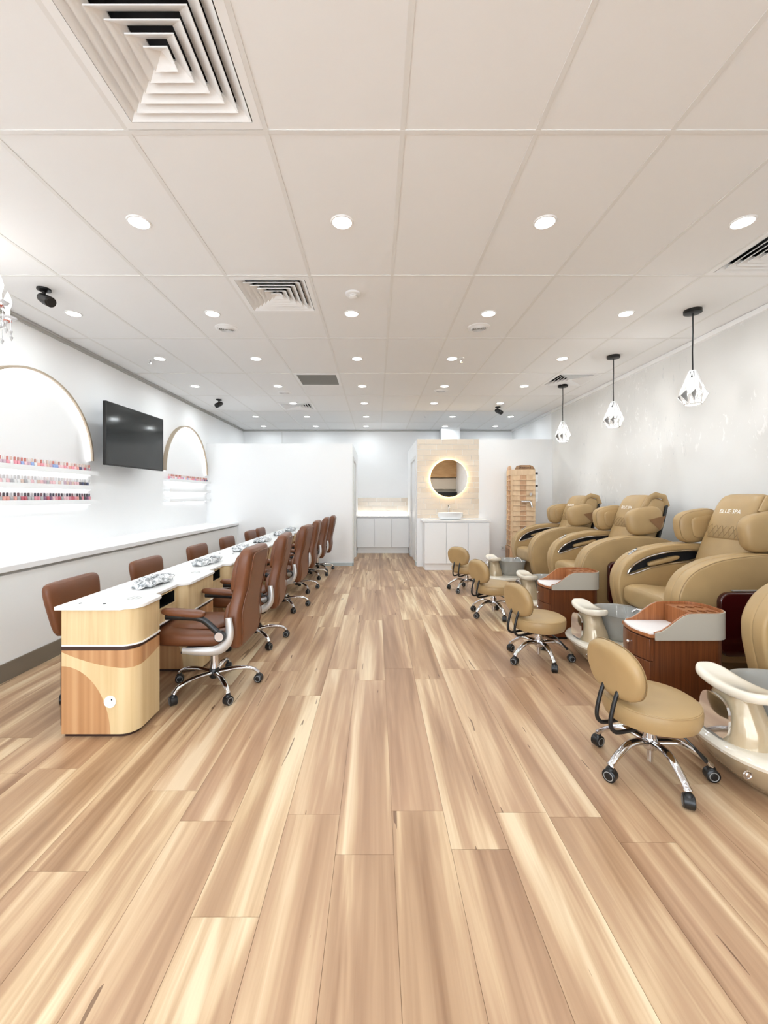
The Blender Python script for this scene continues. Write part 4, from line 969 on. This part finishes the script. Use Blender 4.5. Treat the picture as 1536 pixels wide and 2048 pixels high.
# ================================================================== SIDE CABINETS
def make_caddy(lb):
    t = thing('side_cabinet', lb, 'side cabinet', (0, 0, 0), 0, 'brown drawer cabinets between the spa chairs')
    hw, D = .14, .48
    def plan(e=0., bow=.03):
        fr = [(-bow * math.cos(PI / 2 * i / 6 * (1 if i > 0 else -1)) - e, -hw - e + (2 * hw + 2 * e) * (i + 6) / 12) for i in range(-6, 7)]
        rear = rrect(0, -hw - e, D + e, hw + e, .10, 6, (1, 1, 0, 0))[:-2]
        return fr[::-1] + rear
    put('carcass', MB().prism([(x + .012 if x < .05 else x, y) for x, y in plan(-.004)], .02, .48), 'dark_wood', t)
    put('toe', MB().prism([(x + .02, y * .93) for x, y in plan(-.02)], 0, .02), 'black', t)
    for (z0, z1) in ((.325, .455), (.185, .32), (.03, .18)):
        fp = [(-.03 * math.cos(PI / 2 * i / 6) - .004, (hw - .006) * i / 6) for i in range(-6, 7)]
        d = put('drawer', MB().prism(fp + [(x + .022, y) for x, y in reversed(fp)], z0, z1), 'dark_wood', t, bevel=.002)
        put('knob', MB().sup((-.05, 0, (z0 + z1) / 2 + .01), (.012, .010, .010), 1, 1, 12, 8).cyl((-.045, 0, (z0 + z1) / 2 + .01), (-.03, 0, (z0 + z1) / 2 + .01), .005, 8), 'chrome', d)
    put('tray_base', MB().prism(plan(.004), .465, .483), 'rim_wood', t)
    put('tray_top', MB().prism([(x, y * .93) for x, y in plan(-.006) if x < .25] if False else [(-.03 * math.cos(PI / 2 * i / 6), (hw - .008) * i / 6) for i in range(-6, 7)] + [(.27, hw - .012), (.27, -hw + .012)], .483, .492), 'white_gloss', t)
    # rim: U-shaped band, low at the front, high at the rear
    path = [(.02, -hw - .004)] + [(x, -hw - .004) for x in (.06, .10, .14, .18, .22, .28, .34)] + [(D - .10 + (.104) * math.sin(PI / 2 * i / 6), -hw - .004 + .104 * (1 - math.cos(PI / 2 * i / 6))) for i in range(0, 7)]
    path = path + [(x, -y) for x, y in reversed(path)]
    def ztop(x): f = min(1, max(0, (x - .02) / .22)); return .495 + .115 * (f * f * (3 - 2 * f))
    def band(t0, t1, zb, dz=0.):
        inner, outer = [], []
        N = len(path)
        for i, (x, y) in enumerate(path):
            a = Vector(path[max(i - 1, 0)]); b = Vector(path[min(i + 1, N - 1)]); d = (b - a).normalized(); nrm = Vector((d.y, -d.x))
            outer.append((x + nrm.x * t1, y + nrm.y * t1)); inner.append((x + nrm.x * t0, y + nrm.y * t0))
        return MB().loft([[(o[0], o[1], zb), (o[0], o[1], ztop(p[0]) + dz), (i_[0], i_[1], ztop(p[0]) + dz), (i_[0], i_[1], zb)] for o, i_, p in zip(outer, inner, path)])
    put('rim_band', band(0, .008, .452), 'grey_band', t)
    put('rim_liner', band(-.010, 0., .484, .003), 'rim_wood', t)
    holes = [[(cx + .024 * math.cos(2 * PI * j / 20), cy + .028 * math.sin(2 * PI * j / 20)) for j in range(20)] for cx in (.315, .372, .429) for cy in ((-.075, -.02, .035, .09) if False else (-.05, .05))] 
    blk = [(.275, -hw + .008), (D - .10, -hw + .008)] + [(D - .1 + .09 * math.sin(PI / 2 * i / 6), -hw + .012 + .09 * (1 - math.cos(PI / 2 * i / 6))) for i in range(1, 7)]
    blk = blk + [(x, -y) for x, y in reversed(blk)]
    hb = put('cup_board', plate([blk] + holes, .006, .001, 'z', .592), 'rim_wood', t)
    put('cup_front', MB().box(.268, .278, -hw + .008, hw - .008, .484, .598), 'rim_wood', t)
    for h in holes: put('cup_well', MB().lathe([(.027, .588), (.025, .50), (.001, .50)], 18, (sum(p[0] for p in h) / 20, sum(p[1] for p in h) / 20, 0), cap=False), 'dark_void', hb)
    return t
cb = make_caddy('brown drawer side cabinet with white tray, nearer one beside nearest spa chair'); cb.location = (1.63, 2.63, 0)
copy_thing(cb, (1.58, 3.97, 0), 0, 'brown drawer side cabinet with white tray, farther one between two spa chairs')

# ================================================================== PENDANTS
def make_pendant(lb):
    t = thing('pendant_lamp', lb, 'pendant lamp', (0, 0, 0), 0, 'geometric cage pendant lamps')
    put('canopy', MB().lathe([(.068, 0), (.068, -.028), (.06, -.032), (.004, -.033)], 28), 'black', t)
    put('cord', MB().tube([(0, 0, -.03), (.001, 0, -.2), (-.003, 0, -.36), (0, 0, -.53)], .0055, 8), 'black', t)
    put('socket', MB().lathe([(.006, -.52), (.02, -.53), (.02, -.585), (.016, -.59)], 16), 'black', t)
    put('bulb', MB().lathe([(.014, -.59), (.018, -.605), (.034, -.65), (.036, -.675), (.024, -.705), (.002, -.712)], 18), 'bulb', t)
    N = 8; c = MB()
    def pt(r, z, k): return (r * math.cos(2 * PI * k / N), r * math.sin(2 * PI * k / N), z)
    top, mid, low, bot = (.026, -.53), (.086, -.69), (.110, -.742), (.064, -.815)
    for k in range(N):
        c.tube([pt(*top, k), pt(*mid, k + .5)], .0065, 6, .7); c.tube([pt(*top, k + 1), pt(*mid, k + .5)], .0065, 6, .7)
        c.tube([pt(*mid, k + .5), pt(*low, k)], .0065, 6, .7); c.tube([pt(*mid, k + .5), pt(*low, k + 1)], .0065, 6, .7)
        c.tube([pt(*low, k), pt(*bot, k + .5)], .0065, 6, .7); c.tube([pt(*low, k), pt(*bot, k - .5)], .0065, 6, .7)
        c.tube([pt(*bot, k + .5), pt(*bot, k + 1.5)], .008, 6, .7); c.tube([pt(*top, k), pt(*top, k + 1)], .0055, 6)
    put('cage', c, 'white_gloss', t)
    for k in range(N):
        a_, b_, c_ = [Vector(p) for p in (pt(low[0] * .97, low[1], k), pt(mid[0] * .97, mid[1] - .006, k + .5), pt(bot[0] * .97, bot[1] + .006, k + .5))]
        nn = (b_ - a_).cross(c_ - a_).normalized() * .0015
        put('facet', MB().loft([[a_ - nn, b_ - nn, c_ - nn], [a_ + nn, b_ + nn, c_ + nn]]), 'facet_grey', t)
    lamp('pendant_glow', 'POINT', (0, 0, -.76), t, 6.0, (1, .98, .95), .03)
    return t
pn0 = None
for k, (x, y) in enumerate([(2.745, 3.64), (2.725, 4.82), (2.705, 6.08)]):
    lb = 'white geometric cage pendant lamp on black cord, %s' % ['nearest of three', 'middle of three', 'farthest of three'][k]
    if pn0 is None: pn0 = make_pendant(lb); pn0.location = (x, y, CEIL)
    else: copy_thing(pn0, (x, y, CEIL), 0, lb)
